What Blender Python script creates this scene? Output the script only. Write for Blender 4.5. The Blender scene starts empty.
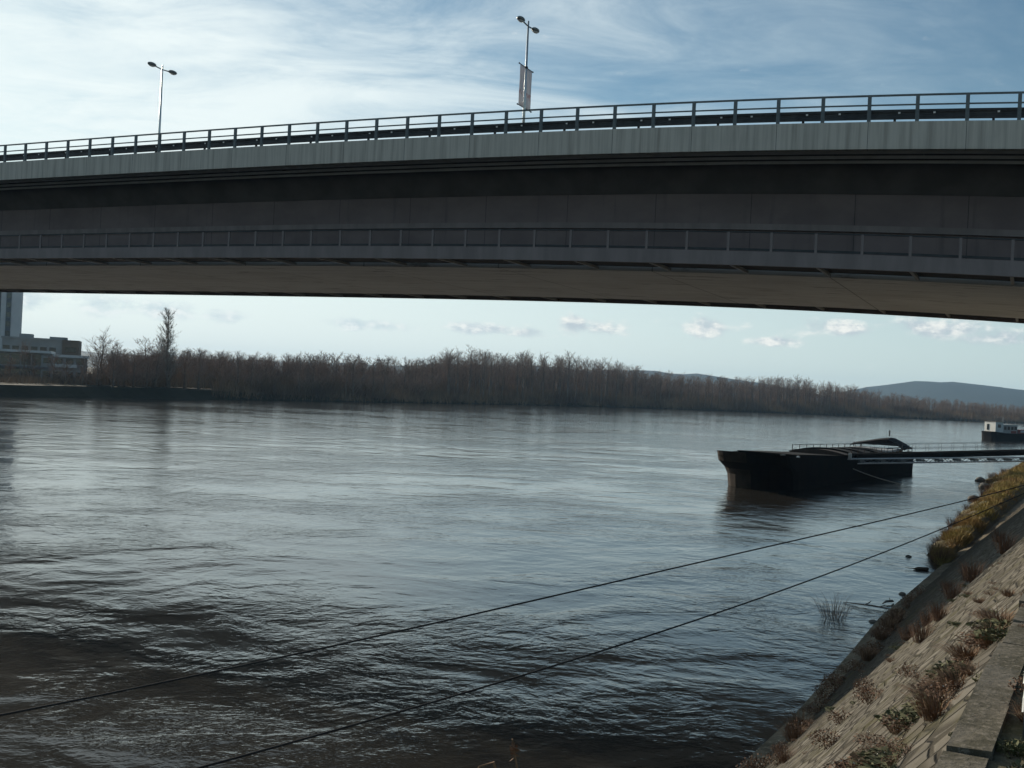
import bpy, math, random
import numpy as np
from mathutils import Vector, Matrix
R = math.radians
C = bpy.context.scene
COL = C.collection
random.seed(7)
RNG = np.random.default_rng(7)

# ------------------------------------------------------------------ camera
cam_data = bpy.data.cameras.new("camera")
cam = bpy.data.objects.new("camera", cam_data)
COL.objects.link(cam)
cam_data.sensor_width = 36
cam_data.lens = 36.0 * 1050 / 1024
cam_data.clip_start = 0.05
cam_data.clip_end = 9000
cam.matrix_world = Matrix.Translation((0, 0, 7)) @ Matrix.Rotation(R(90.055), 4, 'X') @ Matrix.Rotation(R(2.8), 4, 'Z')
C.camera = cam

# ------------------------------------------------------------------ light and exposure
SUN_AZ = -36.0      # degrees from +Y, negative to the left
SUN_EL = 18.0
C.view_settings.view_transform = 'Standard'
C.view_settings.look = 'None'
C.view_settings.gamma = 1
C.view_settings.use_curve_mapping = False
C.view_settings.exposure = 0.38
sun_data = bpy.data.lights.new("sun", 'SUN')
sun_data.energy = 4.9
sun_data.angle = R(0.5)
sun_data.color = (1.0, 0.89, 0.73)
sun = bpy.data.objects.new("sun", sun_data)
COL.objects.link(sun)
sd = Vector((math.sin(R(SUN_AZ)) * math.cos(R(SUN_EL)), math.cos(R(SUN_AZ)) * math.cos(R(SUN_EL)), math.sin(R(SUN_EL))))
sun.rotation_euler = sd.to_track_quat('Z', 'Y').to_euler()
sun.location = (-60, 80, 60)


class N:
    """small helper for node trees"""
    def __init__(s, tree):
        s.t = tree
        s.t.nodes.clear()

    def n(s, typ, props=None, **inputs):
        nd = s.t.nodes.new(typ)
        for k, v in (props or {}).items():
            setattr(nd, k, v)
        for k, v in inputs.items():
            key = int(k[1:]) if k[0] == 'i' and k[1:].isdigit() else k.replace('_', ' ')
            sock = nd.inputs[key]
            if isinstance(v, bpy.types.NodeSocket):
                s.t.links.new(v, sock)
            else:
                sock.default_value = v
        return nd

    def math(s, op, a, b=0.0, c=0.0, clamp=False):
        return s.n('ShaderNodeMath', {'operation': op, 'use_clamp': clamp}, i0=a, i1=b, i2=c).outputs[0]

    def vmath(s, op, a, b=(0, 0, 0)):
        nd = s.n('ShaderNodeVectorMath', {'operation': op}, i0=a, i1=b)
        return nd.outputs[1] if op in ('LENGTH', 'DOT_PRODUCT', 'DISTANCE') else nd.outputs[0]

    def rng(s, v, a, b, c=0.0, d=1.0, smooth=True):
        return s.n('ShaderNodeMapRange', {'interpolation_type': 'SMOOTHSTEP' if smooth else 'LINEAR'},
                   i0=v, i1=a, i2=b, i3=c, i4=d).outputs[0]

    def noise(s, vec, scale, detail=4.0, rough=0.5, dist=0.0):
        return s.n('ShaderNodeTexNoise', None, Vector=vec, Scale=scale, Detail=detail, Roughness=rough,
                   Distortion=dist).outputs[0]

    def mapping(s, vec, loc=(0, 0, 0), rot=(0, 0, 0), scale=(1, 1, 1)):
        return s.n('ShaderNodeMapping', None, Vector=vec, Location=loc, Rotation=rot, Scale=scale).outputs[0]

    def mix(s, f, a, b, mode='MIX'):
        nd = s.t.nodes.new('ShaderNodeMix')
        nd.data_type = 'RGBA'
        nd.blend_type = mode
        for sock, v in ((nd.inputs[0], f), (nd.inputs[6], a), (nd.inputs[7], b)):
            if isinstance(v, bpy.types.NodeSocket):
                s.t.links.new(v, sock)
            else:
                sock.default_value = v if not isinstance(v, tuple) else (*v, 1)[:4]
        return nd.outputs[2]


# ------------------------------------------------------------------ world: Nishita sky with thin cloud veil and cumulus
world = bpy.data.worlds.new("World")
C.world = world
world.use_nodes = True
w = N(world.node_tree)
sky = w.n('ShaderNodeTexSky', {'sky_type': 'NISHITA', 'sun_disc': False})
sky.sun_elevation = R(SUN_EL)
sky.sun_rotation = R(SUN_AZ)
sky.air_density = 1.0
sky.dust_density = 0.2
sky.ozone_density = 1.2
SKY_STRENGTH = 0.064
sky_col = w.mix(1.0, sky.outputs[0], (0.88, 1.05, 1.05), 'MULTIPLY')
bg_sky = w.n('ShaderNodeBackground', None, Color=sky_col, Strength=SKY_STRENGTH)
tc = w.n('ShaderNodeTexCoord')
d = w.vmath('NORMALIZE', tc.outputs['Generated'])
sx = w.n('ShaderNodeSeparateXYZ', None, Vector=d)
X_, Y_, Z_ = sx.outputs
zz = w.math('ADD', w.math('MAXIMUM', Z_, 0.0), 0.10)
plan = w.n('ShaderNodeCombineXYZ', None, X=w.math('DIVIDE', X_, zz), Y=w.math('DIVIDE', Y_, zz), Z=0.3).outputs[0]
az = w.math('ARCTAN2', X_, Y_)
el = w.math('ARCSINE', Z_)
left = w.rng(az, 0.30, -0.42)
m1 = w.mapping(plan, rot=(0, 0, R(-24)), scale=(0.75, 1.4, 1))
c1 = w.noise(m1, 0.85, 8, 0.58, 0.9)
c2 = w.noise(w.mapping(plan, loc=(3.1, 1.7, 0), rot=(0, 0, R(35)), scale=(0.7, 1.2, 1)), 3.4, 8, 0.66, 0.7)
cc = w.math('ADD', w.math('MULTIPLY', c1, 0.62), w.math('MULTIPLY', c2, 0.38))
thr = w.math('ADD', cc, w.math('MULTIPLY', left, 0.20))
cirrus = w.rng(thr, 0.44, 0.78)
near_sun = w.rng(w.vmath('DISTANCE', d, tuple(sd)), 0.40, 1.10, 1.0, 0.0)
cirrus = w.math('MULTIPLY', cirrus, w.math('ADD', w.math('MULTIPLY', near_sun, 0.72), 0.20))
# whitish band of thin haze cloud low over the horizon
band = w.math('MULTIPLY', w.rng(el, 0.30, 0.02), w.rng(az, 0.75, -0.35, 0.62, 0.92))
band = w.math('MULTIPLY', band, w.rng(w.math('ABSOLUTE', az), 1.3, 0.7, 0.45, 1.0))
cirrus = w.math('MAXIMUM', cirrus, band)
# brightness of the veil, strongest towards the sun
glow = w.rng(w.vmath('DISTANCE', d, tuple(sd)), 0.2, 1.5, 1.0, 0.0)
veil_col = w.mix(glow, (0.42, 0.53, 0.59), (0.73, 0.80, 0.795))
bg_veil = w.n('ShaderNodeBackground', None, Color=veil_col, Strength=0.98)
sh1 = w.n('ShaderNodeMixShader', None, i0=cirrus, i1=bg_sky.outputs[0], i2=bg_veil.outputs[0])
# cumulus near the horizon: noise inside soft ellipses of bearing and height
ae = w.n('ShaderNodeCombineXYZ', None, X=az, Y=el, Z=0.0).outputs[0]
warp = w.n('ShaderNodeTexNoise', None, Vector=w.mapping(ae, scale=(1, 1.8, 1)), Scale=27.0, Detail=6.0, Roughness=0.62)
nz = warp.outputs[0]
nz2 = w.noise(w.mapping(ae, loc=(-0.005, 0.009, 0), scale=(1, 1.8, 1)), 27.0, 6.0, 0.62)
field = None
for a0, e0, sa, se in [(0.057, 0.060, .020, .012), (0.088, 0.059, .030, .013), (0.185, 0.063, .042, .013),
                       (0.288, 0.066, .042, .012), (0.385, 0.068, .055, .013), (0.43, 0.060, .045, .011),
                       (0.24, 0.052, .03, .006), (-0.03, 0.052, .06, .008), (0.01, 0.050, .03, .007),
                       (-0.43, 0.055, .035, .016), (-0.375, 0.052, .045, .014), (-0.32, 0.053, .04, .012),
                       (-0.27, 0.050, .03, .010), (-0.14, 0.05, .06, .008),
                       (0.62, 0.07, .07, .02), (-0.62, 0.06, .08, .02)]:
    q = w.vmath('MULTIPLY', w.vmath('SUBTRACT', ae, (a0, e0, 0)), (1 / sa, 1 / se, 0))
    f = w.rng(w.vmath('LENGTH', q), 1.5, 0.0)
    field = f if field is None else w.math('MAXIMUM', field, f)
cum = w.math('ADD', w.math('MULTIPLY', field, 0.78), w.math('MULTIPLY', w.math('SUBTRACT', nz, 0.5), 1.9))
cum = w.math('MULTIPLY', w.rng(cum, 0.24, 0.86), w.rng(az, -0.2, 0.1, 0.8, 0.85))
lit = w.rng(w.math('SUBTRACT', nz, nz2), -0.10, 0.14)
ccol_r = w.mix(lit, (0.44, 0.50, 0.55), (0.86, 0.85, 0.80))
ccol_l = w.mix(lit, (0.48, 0.59, 0.64), (0.80, 0.84, 0.83))
ccol = w.mix(w.rng(az, -0.2, 0.1), ccol_l, ccol_r)
bg_cum = w.n('ShaderNodeBackground', None, Color=ccol, Strength=0.92)
sh2 = w.n('ShaderNodeMixShader', None, i0=cum, i1=sh1.outputs[0], i2=bg_cum.outputs[0])
w.n('ShaderNodeOutputWorld', None, Surface=sh2.outputs[0])

C.cycles.use_denoising = True
C.cycles.max_bounces = 6
C.cycles.diffuse_bounces = 3
C.cycles.glossy_bounces = 3
C.cycles.volume_bounces = 0
C.cycles.caustics_reflective = True
C.cycles.sample_clamp_indirect = 0.0
C.cycles.blur_glossy = 2.5

# ------------------------------------------------------------------ materials
MATS = {}


def material(name, build):
    m = bpy.data.materials.new(name)
    m.use_nodes = True
    t = N(m.node_tree)
    build(t)
    MATS[name] = m
    return m


def finish(t, color, rough=0.8, height=None, hdist=0.02, strength=0.6, metallic=0.0, spec=0.3):
    b = t.n('ShaderNodeBsdfPrincipled', None, Base_Color=color if isinstance(color, bpy.types.NodeSocket) else (*color, 1),
            Roughness=rough, Metallic=metallic)
    b.inputs['Specular IOR Level'].default_value = spec
    if height is not None:
        bp = t.n('ShaderNodeBump', None, Strength=strength, Distance=hdist, Height=height)
        t.t.links.new(bp.outputs[0], b.inputs['Normal'])
    t.n('ShaderNodeOutputMaterial', None, Surface=b.outputs[0])
    return b


def noisy(name, c1, c2, scale=2.0, rough=0.8, bump=0.0, metallic=0.0, spec=0.3, detail=6, stretch=(1, 1, 1)):
    def f(t):
        o = t.n('ShaderNodeTexCoord').outputs['Object']
        v = t.mapping(o, scale=stretch)
        n = t.noise(v, scale, detail, 0.6)
        col = t.mix(t.rng(n, 0.32, 0.68), c1, c2)
        finish(t, col, rough, n if bump else None, bump or 0.02, 0.7, metallic, spec)
    return material(name, f)


def m_fascia(t):
    o = t.n('ShaderNodeTexCoord').outputs['Object']
    streak = t.noise(t.mapping(o, scale=(2.6, 1, 0.10)), 1.0, 6, 0.65)
    fine = t.noise(t.mapping(o, scale=(9, 1, 0.35)), 1.0, 4, 0.6)
    blot = t.noise(o, 0.35, 4, 0.55)
    f = t.math('ADD', t.math('MULTIPLY', streak, 0.8), t.math('MULTIPLY', fine, 0.2))
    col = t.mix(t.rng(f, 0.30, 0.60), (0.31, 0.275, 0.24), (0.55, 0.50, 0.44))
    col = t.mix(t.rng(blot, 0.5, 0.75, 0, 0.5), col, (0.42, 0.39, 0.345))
    sep = t.n('ShaderNodeSeparateXYZ', None, Vector=o)
    fr = t.math('FRACT', t.math('DIVIDE', sep.outputs[0], 4.0))
    joint = t.math('LESS_THAN', fr, 0.006)
    col = t.mix(joint, col, (0.12, 0.12, 0.12))
    finish(t, col, 0.85, f, 0.01, 0.4)


material('fascia_concrete', m_fascia)


def m_soffit(t):
    o = t.n('ShaderNodeTexCoord').outputs['Object']
    board = t.noise(t.mapping(o, scale=(0.10, 3.2, 1)), 1.0, 5, 0.6)
    blot = t.noise(o, 0.22, 6, 0.62, 0.4)
    fine = t.noise(o, 2.5, 5, 0.6)
    sep = t.n('ShaderNodeSeparateXYZ', None, Vector=o)
    dark = t.math('MULTIPLY', t.rng(t.noise(t.mapping(o, scale=(0.25, 1.6, 1)), 1.0, 5, 0.7), 0.57, 0.68), 0.75)
    col = t.mix(t.rng(board, 0.3, 0.7), (0.70, 0.69, 0.67), (0.82, 0.81, 0.79))
    col = t.mix(t.rng(blot, 0.42, 0.7, 0, 0.55), col, (0.58, 0.56, 0.53))
    col = t.mix(dark, col, (0.22, 0.20, 0.18))
    fr = t.math('FRACT', t.math('DIVIDE', sep.outputs[0], 9.0))
    col = t.mix(t.math('MULTIPLY', t.math('LESS_THAN', fr, 0.008), 0.6), col, (0.12, 0.11, 0.10))
    finish(t, col, 0.85, fine, 0.01, 0.4)


material('soffit_concrete', m_soffit)
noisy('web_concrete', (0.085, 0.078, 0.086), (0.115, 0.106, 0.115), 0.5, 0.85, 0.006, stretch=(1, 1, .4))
def m_web(t):
    o = t.n('ShaderNodeTexCoord').outputs['Object']
    sep = t.n('ShaderNodeSeparateXYZ', None, Vector=o)
    blot = t.noise(t.mapping(o, scale=(.5, 1, .8)), 0.5, 6, 0.62)
    streak = t.noise(t.mapping(o, scale=(1.5, 1, .12)), 1.0, 6, 0.7)
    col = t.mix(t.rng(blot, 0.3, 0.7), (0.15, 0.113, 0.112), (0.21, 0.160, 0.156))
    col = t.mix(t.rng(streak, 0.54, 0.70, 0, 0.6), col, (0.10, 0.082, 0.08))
    fr = t.math('FRACT', t.math('DIVIDE', sep.outputs[0], 5.0))
    col = t.mix(t.math('MULTIPLY', t.math('LESS_THAN', fr, 0.008), 0.7), col, (0.03, 0.028, 0.03))
    finish(t, col, 0.85, blot, 0.008, 0.5)


material('web_stained', m_web)
noisy('walkway_concrete', (0.19, 0.155, 0.15), (0.25, 0.205, 0.198), 0.8, 0.85, 0.006, stretch=(1.5, 1, .3))
noisy('gap_shade_concrete', (0.035, 0.031, 0.03), (0.05, 0.045, 0.043), 0.6, 0.9)  # near-black floor concrete; the shade under the walkway is put into its colour
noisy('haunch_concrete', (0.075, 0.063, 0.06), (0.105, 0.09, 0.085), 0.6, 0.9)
noisy('asphalt', (0.045, 0.045, 0.047), (0.06, 0.06, 0.06), 6, 0.9)
noisy('rail_steel', (0.10, 0.115, 0.12), (0.15, 0.165, 0.17), 3, 0.55, metallic=0.2, spec=0.5)
noisy('dark_steel', (0.03, 0.033, 0.036), (0.05, 0.052, 0.056), 2, 0.55, metallic=0.3)
noisy('galvanised', (0.42, 0.44, 0.45), (0.55, 0.57, 0.58), 4, 0.35, metallic=0.75, spec=0.5)
noisy('reflector_white', (0.8, 0.8, 0.78), (0.7, 0.7, 0.7), 4, 0.3)
noisy('lamp_grey', (0.12, 0.13, 0.13), (0.17, 0.18, 0.18), 4, 0.4, metallic=0.2)
noisy('lamp_glass', (0.55, 0.56, 0.55), (0.65, 0.65, 0.63), 3, 0.15, spec=0.5)
noisy('conduit_grey', (0.40, 0.39, 0.38), (0.5, 0.49, 0.48), 1, 0.6)
noisy('pier_concrete', (0.30, 0.29, 0.27), (0.40, 0.39, 0.37), 0.5, 0.85, 0.01)


def m_banner(t):
    o = t.n('ShaderNodeTexCoord').outputs['Object']
    sep = t.n('ShaderNodeSeparateXYZ', None, Vector=o)
    z = sep.outputs[2]
    n = t.noise(t.mapping(o, scale=(1, 2.5, 0.7)), 1.6, 3, 0.6)
    col = t.mix(t.rng(n, 0.45, 0.6), (0.66, 0.56, 0.54), (0.50, 0.45, 0.46))
    red = t.math('MULTIPLY', t.rng(z, -2.1, -1.75), t.rng(t.noise(o, 4.0, 2), 0.45, 0.55))
    red = t.math('MULTIPLY', red, t.math('LESS_THAN', z, -1.55))
    col = t.mix(red, col, (0.45, 0.22, 0.20))
    b = finish(t, col, 0.8)
    b.inputs['Alpha'].default_value = 0.72      # open mesh cloth


material('banner_cloth', m_banner)


def m_water(t):
    o = t.n('ShaderNodeTexCoord').outputs['Object']
    flow = t.mapping(o, rot=(0, 0, R(-62)), scale=(0.85, 1.0, 1.0))
    warp = t.n('ShaderNodeTexNoise', None, Vector=flow, Scale=0.10, Detail=3.0)
    wv = t.vmath('ADD', flow, t.vmath('MULTIPLY', warp.outputs[1], (3.2, 3.2, 0)))
    patch = t.noise(wv, 0.045, 4, 0.6, 0.6)
    patch2 = t.noise(wv, 0.17, 3, 0.55, 0.8)
    pm = t.rng(t.math('ADD', t.math('MULTIPLY', patch, 0.6), t.math('MULTIPLY', patch2, 0.4)), 0.40, 0.60, 0.26, 1.12)
    big = t.noise(wv, 0.28, 2, 0.5, 0.5)
    mid = t.noise(wv, 1.05, 3, 0.55, 0.5)
    small = t.noise(wv, 4.6, 3, 0.6, 0.3)
    h = t.math('MULTIPLY', big, 0.08)
    h = t.math('ADD', h, t.math('MULTIPLY', t.math('MULTIPLY', mid, 0.058), pm))
    h = t.math('ADD', h, t.math('MULTIPLY', t.math('MULTIPLY', small, 0.0145), pm))
    mid2 = t.noise(wv, 2.2, 2, 0.55, 0.6)
    h = t.math('ADD', h, t.math('MULTIPLY', t.math('MULTIPLY', mid2, 0.022), pm))
    tiny = t.noise(wv, 13.0, 2, 0.6)
    h = t.math('ADD', h, t.math('MULTIPLY', t.math('MULTIPLY', tiny, 0.0038), pm))
    col = t.mix(t.rng(patch, 0.35, 0.65), (0.023, 0.0215, 0.0185), (0.030, 0.028, 0.024))
    b = finish(t, col, 0.09, h, 1.0, 1.0, 0.0, 0.5)
    b.inputs['IOR'].default_value = 1.42


material('river_water', m_water)


def m_slope(t):
    uv = t.n('ShaderNodeUVMap').outputs[0]
    wob = t.n('ShaderNodeTexNoise', None, Vector=uv, Scale=2.2, Detail=3.0)
    v = t.vmath('ADD', uv, t.vmath('MULTIPLY', t.vmath('SUBTRACT', wob.outputs[1], (0.5, 0.5, 0.5)), (0.10, 0.08, 0)))
    v = t.vmath('MULTIPLY', v, (3.1, 4.6, 1.0))
    vor = t.n('ShaderNodeTexVoronoi', {'feature': 'F1'}, Vector=v, Scale=1.0, Randomness=0.72)
    edge = t.n('ShaderNodeTexVoronoi', {'feature': 'DISTANCE_TO_EDGE'}, Vector=v, Scale=1.0, Randomness=0.72).outputs['Distance']
    cell = t.n('ShaderNodeSeparateXYZ', None, Vector=vor.outputs['Color'])
    gap = t.rng(edge, 0.02, 0.12)
    n = t.noise(uv, 0.9, 6, 0.65)
    n2 = t.noise(uv, 16, 5, 0.7)
    sep = t.n('ShaderNodeSeparateXYZ', None, Vector=uv)
    stone = t.mix(cell.outputs[0], (0.080, 0.073, 0.062), (0.160, 0.148, 0.125))
    stone = t.mix(t.rng(n2, 0.35, 0.7, 0, 0.4), stone, (0.11, 0.098, 0.076))
    col = t.mix(gap, (0.040, 0.036, 0.028), stone)
    col = t.mix(t.rng(n, 0.42, 0.70, 0, 0.6), col, (0.085, 0.074, 0.056))
    # waterline stain: algae film with wandering edge, spread and darkened to paint in shade
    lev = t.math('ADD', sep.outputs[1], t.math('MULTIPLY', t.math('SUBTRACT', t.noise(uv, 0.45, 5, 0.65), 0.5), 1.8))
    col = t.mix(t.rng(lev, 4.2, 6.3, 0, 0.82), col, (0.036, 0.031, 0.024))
    moss = t.math('MULTIPLY', t.rng(t.noise(uv, 1.7, 6, 0.65), 0.50, 0.66), 0.7)
    col = t.mix(moss, col, (0.066, 0.062, 0.03))
    h = t.math('ADD', t.math('MULTIPLY', gap, 0.55), t.math('ADD', t.math('MULTIPLY', n2, 0.3), t.math('MULTIPLY', cell.outputs[1], 0.35)))
    finish(t, col, 0.95, h, 0.08, 1.0, spec=0.1)


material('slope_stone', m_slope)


def m_ground(name, c1, c2, c3, s=0.6):
    def f(t):
        o = t.n('ShaderNodeTexCoord').outputs['Object']
        a = t.noise(o, s, 6, 0.65)
        b2 = t.noise(o, s * 9, 5, 0.7)
        col = t.mix(t.rng(a, 0.35, 0.65), c1, c2)
        col = t.mix(t.rng(b2, 0.48, 0.66), col, c3)
        finish(t, col, 0.95, b2, 0.02, 0.6, spec=0.1)
    return material(name, f)


m_ground('earth', (0.12, 0.10, 0.07), (0.085, 0.08, 0.046), (0.15, 0.13, 0.085), 1.5)
m_ground('far_bank_turf', (0.026, 0.026, 0.017), (0.034, 0.031, 0.021), (0.022, 0.021, 0.015), 0.15)
m_ground('hill_wood', (0.03, 0.034, 0.028), (0.024, 0.028, 0.024), (0.036, 0.036, 0.03), 0.006)
m_ground('paver', (0.15, 0.134, 0.108), (0.065, 0.06, 0.042), (0.18, 0.16, 0.13), 2.6)
m_ground('toe_concrete', (0.15, 0.13, 0.095), (0.06, 0.052, 0.038), (0.21, 0.185, 0.14), 0.8)
m_ground('path_gravel', (0.30, 0.28, 0.24), (0.24, 0.22, 0.19), (0.2, 0.19, 0.15), 0.8)
noisy('bark', (0.14, 0.11, 0.09), (0.22, 0.175, 0.145), 1.5, 0.95, spec=0.1)
noisy('twig', (0.21, 0.155, 0.125), (0.31, 0.235, 0.19), 0.22, 0.95, spec=0.1)
noisy('twig_pale', (0.24, 0.205, 0.17), (0.32, 0.28, 0.235), 0.3, 0.95)
noisy('brush', (0.09, 0.066, 0.054), (0.30, 0.20, 0.125), 0.06, 0.95)
noisy('weed_red', (0.155, 0.082, 0.047), (0.10, 0.058, 0.036), 6, 0.9)
noisy('weed_dry', (0.23, 0.145, 0.08), (0.15, 0.085, 0.05), 5, 0.9)
noisy('weed_green', (0.065, 0.072, 0.03), (0.105, 0.10, 0.05), 5, 0.9)
noisy('seed_white', (0.62, 0.58, 0.50), (0.5, 0.46, 0.38), 8, 0.9)
noisy('grass_mix', (0.27, 0.225, 0.06), (0.25, 0.15, 0.06), 0.35, 0.9)
noisy('wood_wet', (0.05, 0.038, 0.028), (0.08, 0.06, 0.045), 5, 0.7)
noisy('rock', (0.10, 0.095, 0.085), (0.16, 0.15, 0.13), 4, 0.85, 0.02)
noisy('rope', (0.032, 0.03, 0.03), (0.05, 0.046, 0.042), 20, 0.9)
noisy('rope_pale', (0.22, 0.20, 0.17), (0.3, 0.28, 0.24), 20, 0.9)
noisy('hull_black', (0.006, 0.006, 0.007), (0.011, 0.009, 0.008), 0.7, 0.85, spec=0.08)
noisy('hull_rust', (0.022, 0.017, 0.014), (0.042, 0.032, 0.026), 1.2, 0.85, spec=0.1)
noisy('hatch_brown', (0.045, 0.036, 0.032), (0.065, 0.05, 0.044), 1.0, 0.8, spec=0.15)
noisy('hatch_dark', (0.012, 0.011, 0.011), (0.02, 0.017, 0.016), 1.0, 0.8, spec=0.1)
noisy('paint_white', (0.72, 0.70, 0.64), (0.80, 0.78, 0.73), 2.0, 0.45)
noisy('paint_greywhite', (0.40, 0.41, 0.41), (0.5, 0.51, 0.5), 2.0, 0.5)
noisy('paint_red', (0.16, 0.035, 0.03), (0.22, 0.05, 0.04), 2.0, 0.5)
noisy('paint_aqua', (0.42, 0.60, 0.60), (0.5, 0.66, 0.66), 2.0, 0.5)
noisy('window_dark', (0.02, 0.025, 0.03), (0.035, 0.04, 0.045), 2.0, 0.12, spec=0.6)
noisy('tower_wall', (0.56, 0.53, 0.53), (0.64, 0.61, 0.60), 0.2, 0.8)
noisy('tower_strip', (0.12, 0.125, 0.135), (0.15, 0.15, 0.16), 0.5, 0.5)
noisy('block_wall', (0.25, 0.25, 0.245), (0.32, 0.315, 0.31), 0.3, 0.8)
noisy('block_brown', (0.14, 0.11, 0.09), (0.18, 0.14, 0.11), 0.3, 0.8)
noisy('roof_pale', (0.50, 0.52, 0.52), (0.58, 0.60, 0.60), 0.3, 0.7)
noisy('graffiti_white', (0.50, 0.52, 0.51), (0.36, 0.38, 0.37), 3, 0.6)
noisy('post_concrete', (0.075, 0.072, 0.07), (0.11, 0.105, 0.10), 5, 0.85, 0.005)


# ------------------------------------------------------------------ mesh helpers
class MB:
    def __init__(s):
        s.v, s.f = [], []

    def add(s, vs, fs):
        b = len(s.v)
        s.v += [tuple(x) for x in vs]
        s.f += [tuple(i + b for i in q) for q in fs]
        return s

    def box(s, x0, x1, y0, y1, z0, z1):
        vs = [(x, y, z) for z in (z0, z1) for y in (y0, y1) for x in (x0, x1)]
        return s.add(vs, [(0, 2, 3, 1), (4, 5, 7, 6), (0, 1, 5, 4), (2, 6, 7, 3), (0, 4, 6, 2), (1, 3, 7, 5)])

    def tube(s, pts, rad, n=6, caps=True):
        pts = [Vector(p) for p in pts]
        rads = rad if isinstance(rad, (list, tuple)) else [rad] * len(pts)
        vs, fs = [], []
        prev = None
        for i, p in enumerate(pts):
            t = (pts[min(i + 1, len(pts) - 1)] - pts[max(i - 1, 0)])
            if t.length < 1e-9:
                t = Vector((0, 0, 1))
            t.normalize()
            ref = prev if prev is not None and abs(prev.dot(t)) < .99 else (Vector((0, 0, 1)) if abs(t.z) < .9 else Vector((1, 0, 0)))
            a = (ref - t * ref.dot(t)).normalized()
            prev = a
            b = t.cross(a)
            for k in range(n):
                an = 2 * math.pi * k / n
                vs.append(p + (a * math.cos(an) + b * math.sin(an)) * rads[i])
        for i in range(len(pts) - 1):
            for k in range(n):
                k2 = (k + 1) % n
                fs.append((i * n + k, i * n + k2, (i + 1) * n + k2, (i + 1) * n + k))
        if caps:
            fs.append(tuple(range(n))[::-1])
            fs.append(tuple((len(pts) - 1) * n + k for k in range(n)))
        return s.add(vs, fs)

    def sweep(s, prof, ts, zf, y_off=0.0):
        """closed profile [(y, z)] carried along local x through stations ts, lifted by zf(t)"""
        n = len(prof)
        vs = [(t, y + y_off, z + zf(t)) for t in ts for (y, z) in prof]
        fs = []
        for i in range(len(ts) - 1):
            for k in range(n):
                k2 = (k + 1) % n
                fs.append((i * n + k, (i + 1) * n + k, (i + 1) * n + k2, i * n + k2))
        fs.append(tuple(range(n))[::-1])
        fs.append(tuple((len(ts) - 1) * n + k for k in range(n)))
        return s.add(vs, fs)

    def ellipsoid(s, c, r, nu=10, nv=6):
        vs, fs = [], []
        for j in range(nv + 1):
            th = math.pi * j / nv
            for i in range(nu):
                ph = 2 * math.pi * i / nu
                vs.append((c[0] + r[0] * math.sin(th) * math.cos(ph), c[1] + r[1] * math.sin(th) * math.sin(ph), c[2] + r[2] * math.cos(th)))
        for j in range(nv):
            for i in range(nu):
                i2 = (i + 1) % nu
                fs.append((j * nu + i, (j + 1) * nu + i, (j + 1) * nu + i2, j * nu + i2))
        return s.add(vs, fs)

    def mesh(s, name, mat, smooth=False):
        me = bpy.data.meshes.new(name)
        me.from_pydata(s.v, [], s.f)
        me.validate(clean_customdata=False)
        me.update()
        if mat:
            me.materials.append(MATS[mat])
        if smooth:
            me.polygons.foreach_set('use_smooth', [True] * len(me.polygons))
        return me

    def build(s, name, mat, parent=None, smooth=False, loc=None, rotz=0.0):
        o = bpy.data.objects.new(name, s.mesh(name, mat, smooth))
        COL.objects.link(o)
        if parent:
            o.parent = parent
        if loc is not None:
            o.location = loc
        o.rotation_euler.z = rotz
        return o


def np_mesh(name, verts, faces_n, idx, mat):
    """mesh from numpy arrays; faces_n sides per face"""
    me = bpy.data.meshes.new(name)
    nf = len(idx) // faces_n
    me.vertices.add(len(verts))
    me.vertices.foreach_set('co', np.asarray(verts, np.float32).ravel())
    me.loops.add(len(idx))
    me.loops.foreach_set('vertex_index', np.asarray(idx, np.int32))
    me.polygons.add(nf)
    me.polygons.foreach_set('loop_start', np.arange(0, nf * faces_n, faces_n, dtype=np.int32))
    me.update(calc_edges=True)
    me.materials.append(MATS[mat])
    return me


def link(name, me, parent=None):
    o = bpy.data.objects.new(name, me)
    COL.objects.link(o)
    if parent:
        o.parent = parent
    return o


def tag(o, label=None, cat=None, group=None, kind=None):
    if label:
        o['label'] = label
    if cat:
        o['category'] = cat
    if group:
        o['group'] = group
    if kind:
        o['kind'] = kind
    return o


def thing(name, label, cat, loc=(0, 0, 0), rotz=0.0, group=None):
    o = bpy.data.objects.new(name, None)
    o.empty_display_size = 0.5
    COL.objects.link(o)
    o.location = loc
    o.rotation_euler = (0, 0, rotz)
    return tag(o, label, cat, group)


def copy_tree(o, parent=None):
    c = o.copy()
    COL.objects.link(c)
    if parent:
        c.parent = parent
    for ch in list(o.children):
        copy_tree(ch, c)
    return c


def struct(name, mb, mat, smooth=False):
    return tag(mb.build(name, mat, smooth=smooth), name.replace('_', ' '), None, None, 'structure')


def lerp_table(x, tab):
    xs = [a for a, _ in tab]
    ys = [b for _, b in tab]
    return float(np.interp(x, xs, ys))


# ------------------------------------------------------------------ setting: river, far bank, hills, near bank
wm = MB()
gx = [-3600, -900, -300, -80, 0, 80, 300, 900, 3600]
gy = [-450, -60, 0, 40, 120, 300, 700, 1500, 3900]
wm.add([(x, y, 0) for y in gy for x in gx],
       [(j * 9 + i, j * 9 + i + 1, (j + 1) * 9 + i + 1, (j + 1) * 9 + i) for j in range(8) for i in range(8)])
water = struct('water', wm, 'river_water')
tag(water, 'brown-grey river water reflecting the bright sky', 'water')

FAR = [(-260, -70), (-180, 65), (-136, 125), (-112, 163), (-94, 193), (-85, 220), (-79, 243), (-66, 265), (-43, 301), (-20, 342), (7, 385),
       (36, 424), (76, 460), (131, 496), (194, 523), (255, 543), (420, 592), (800, 690), (1500, 840)]
fp = np.array(FAR, float)


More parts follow.
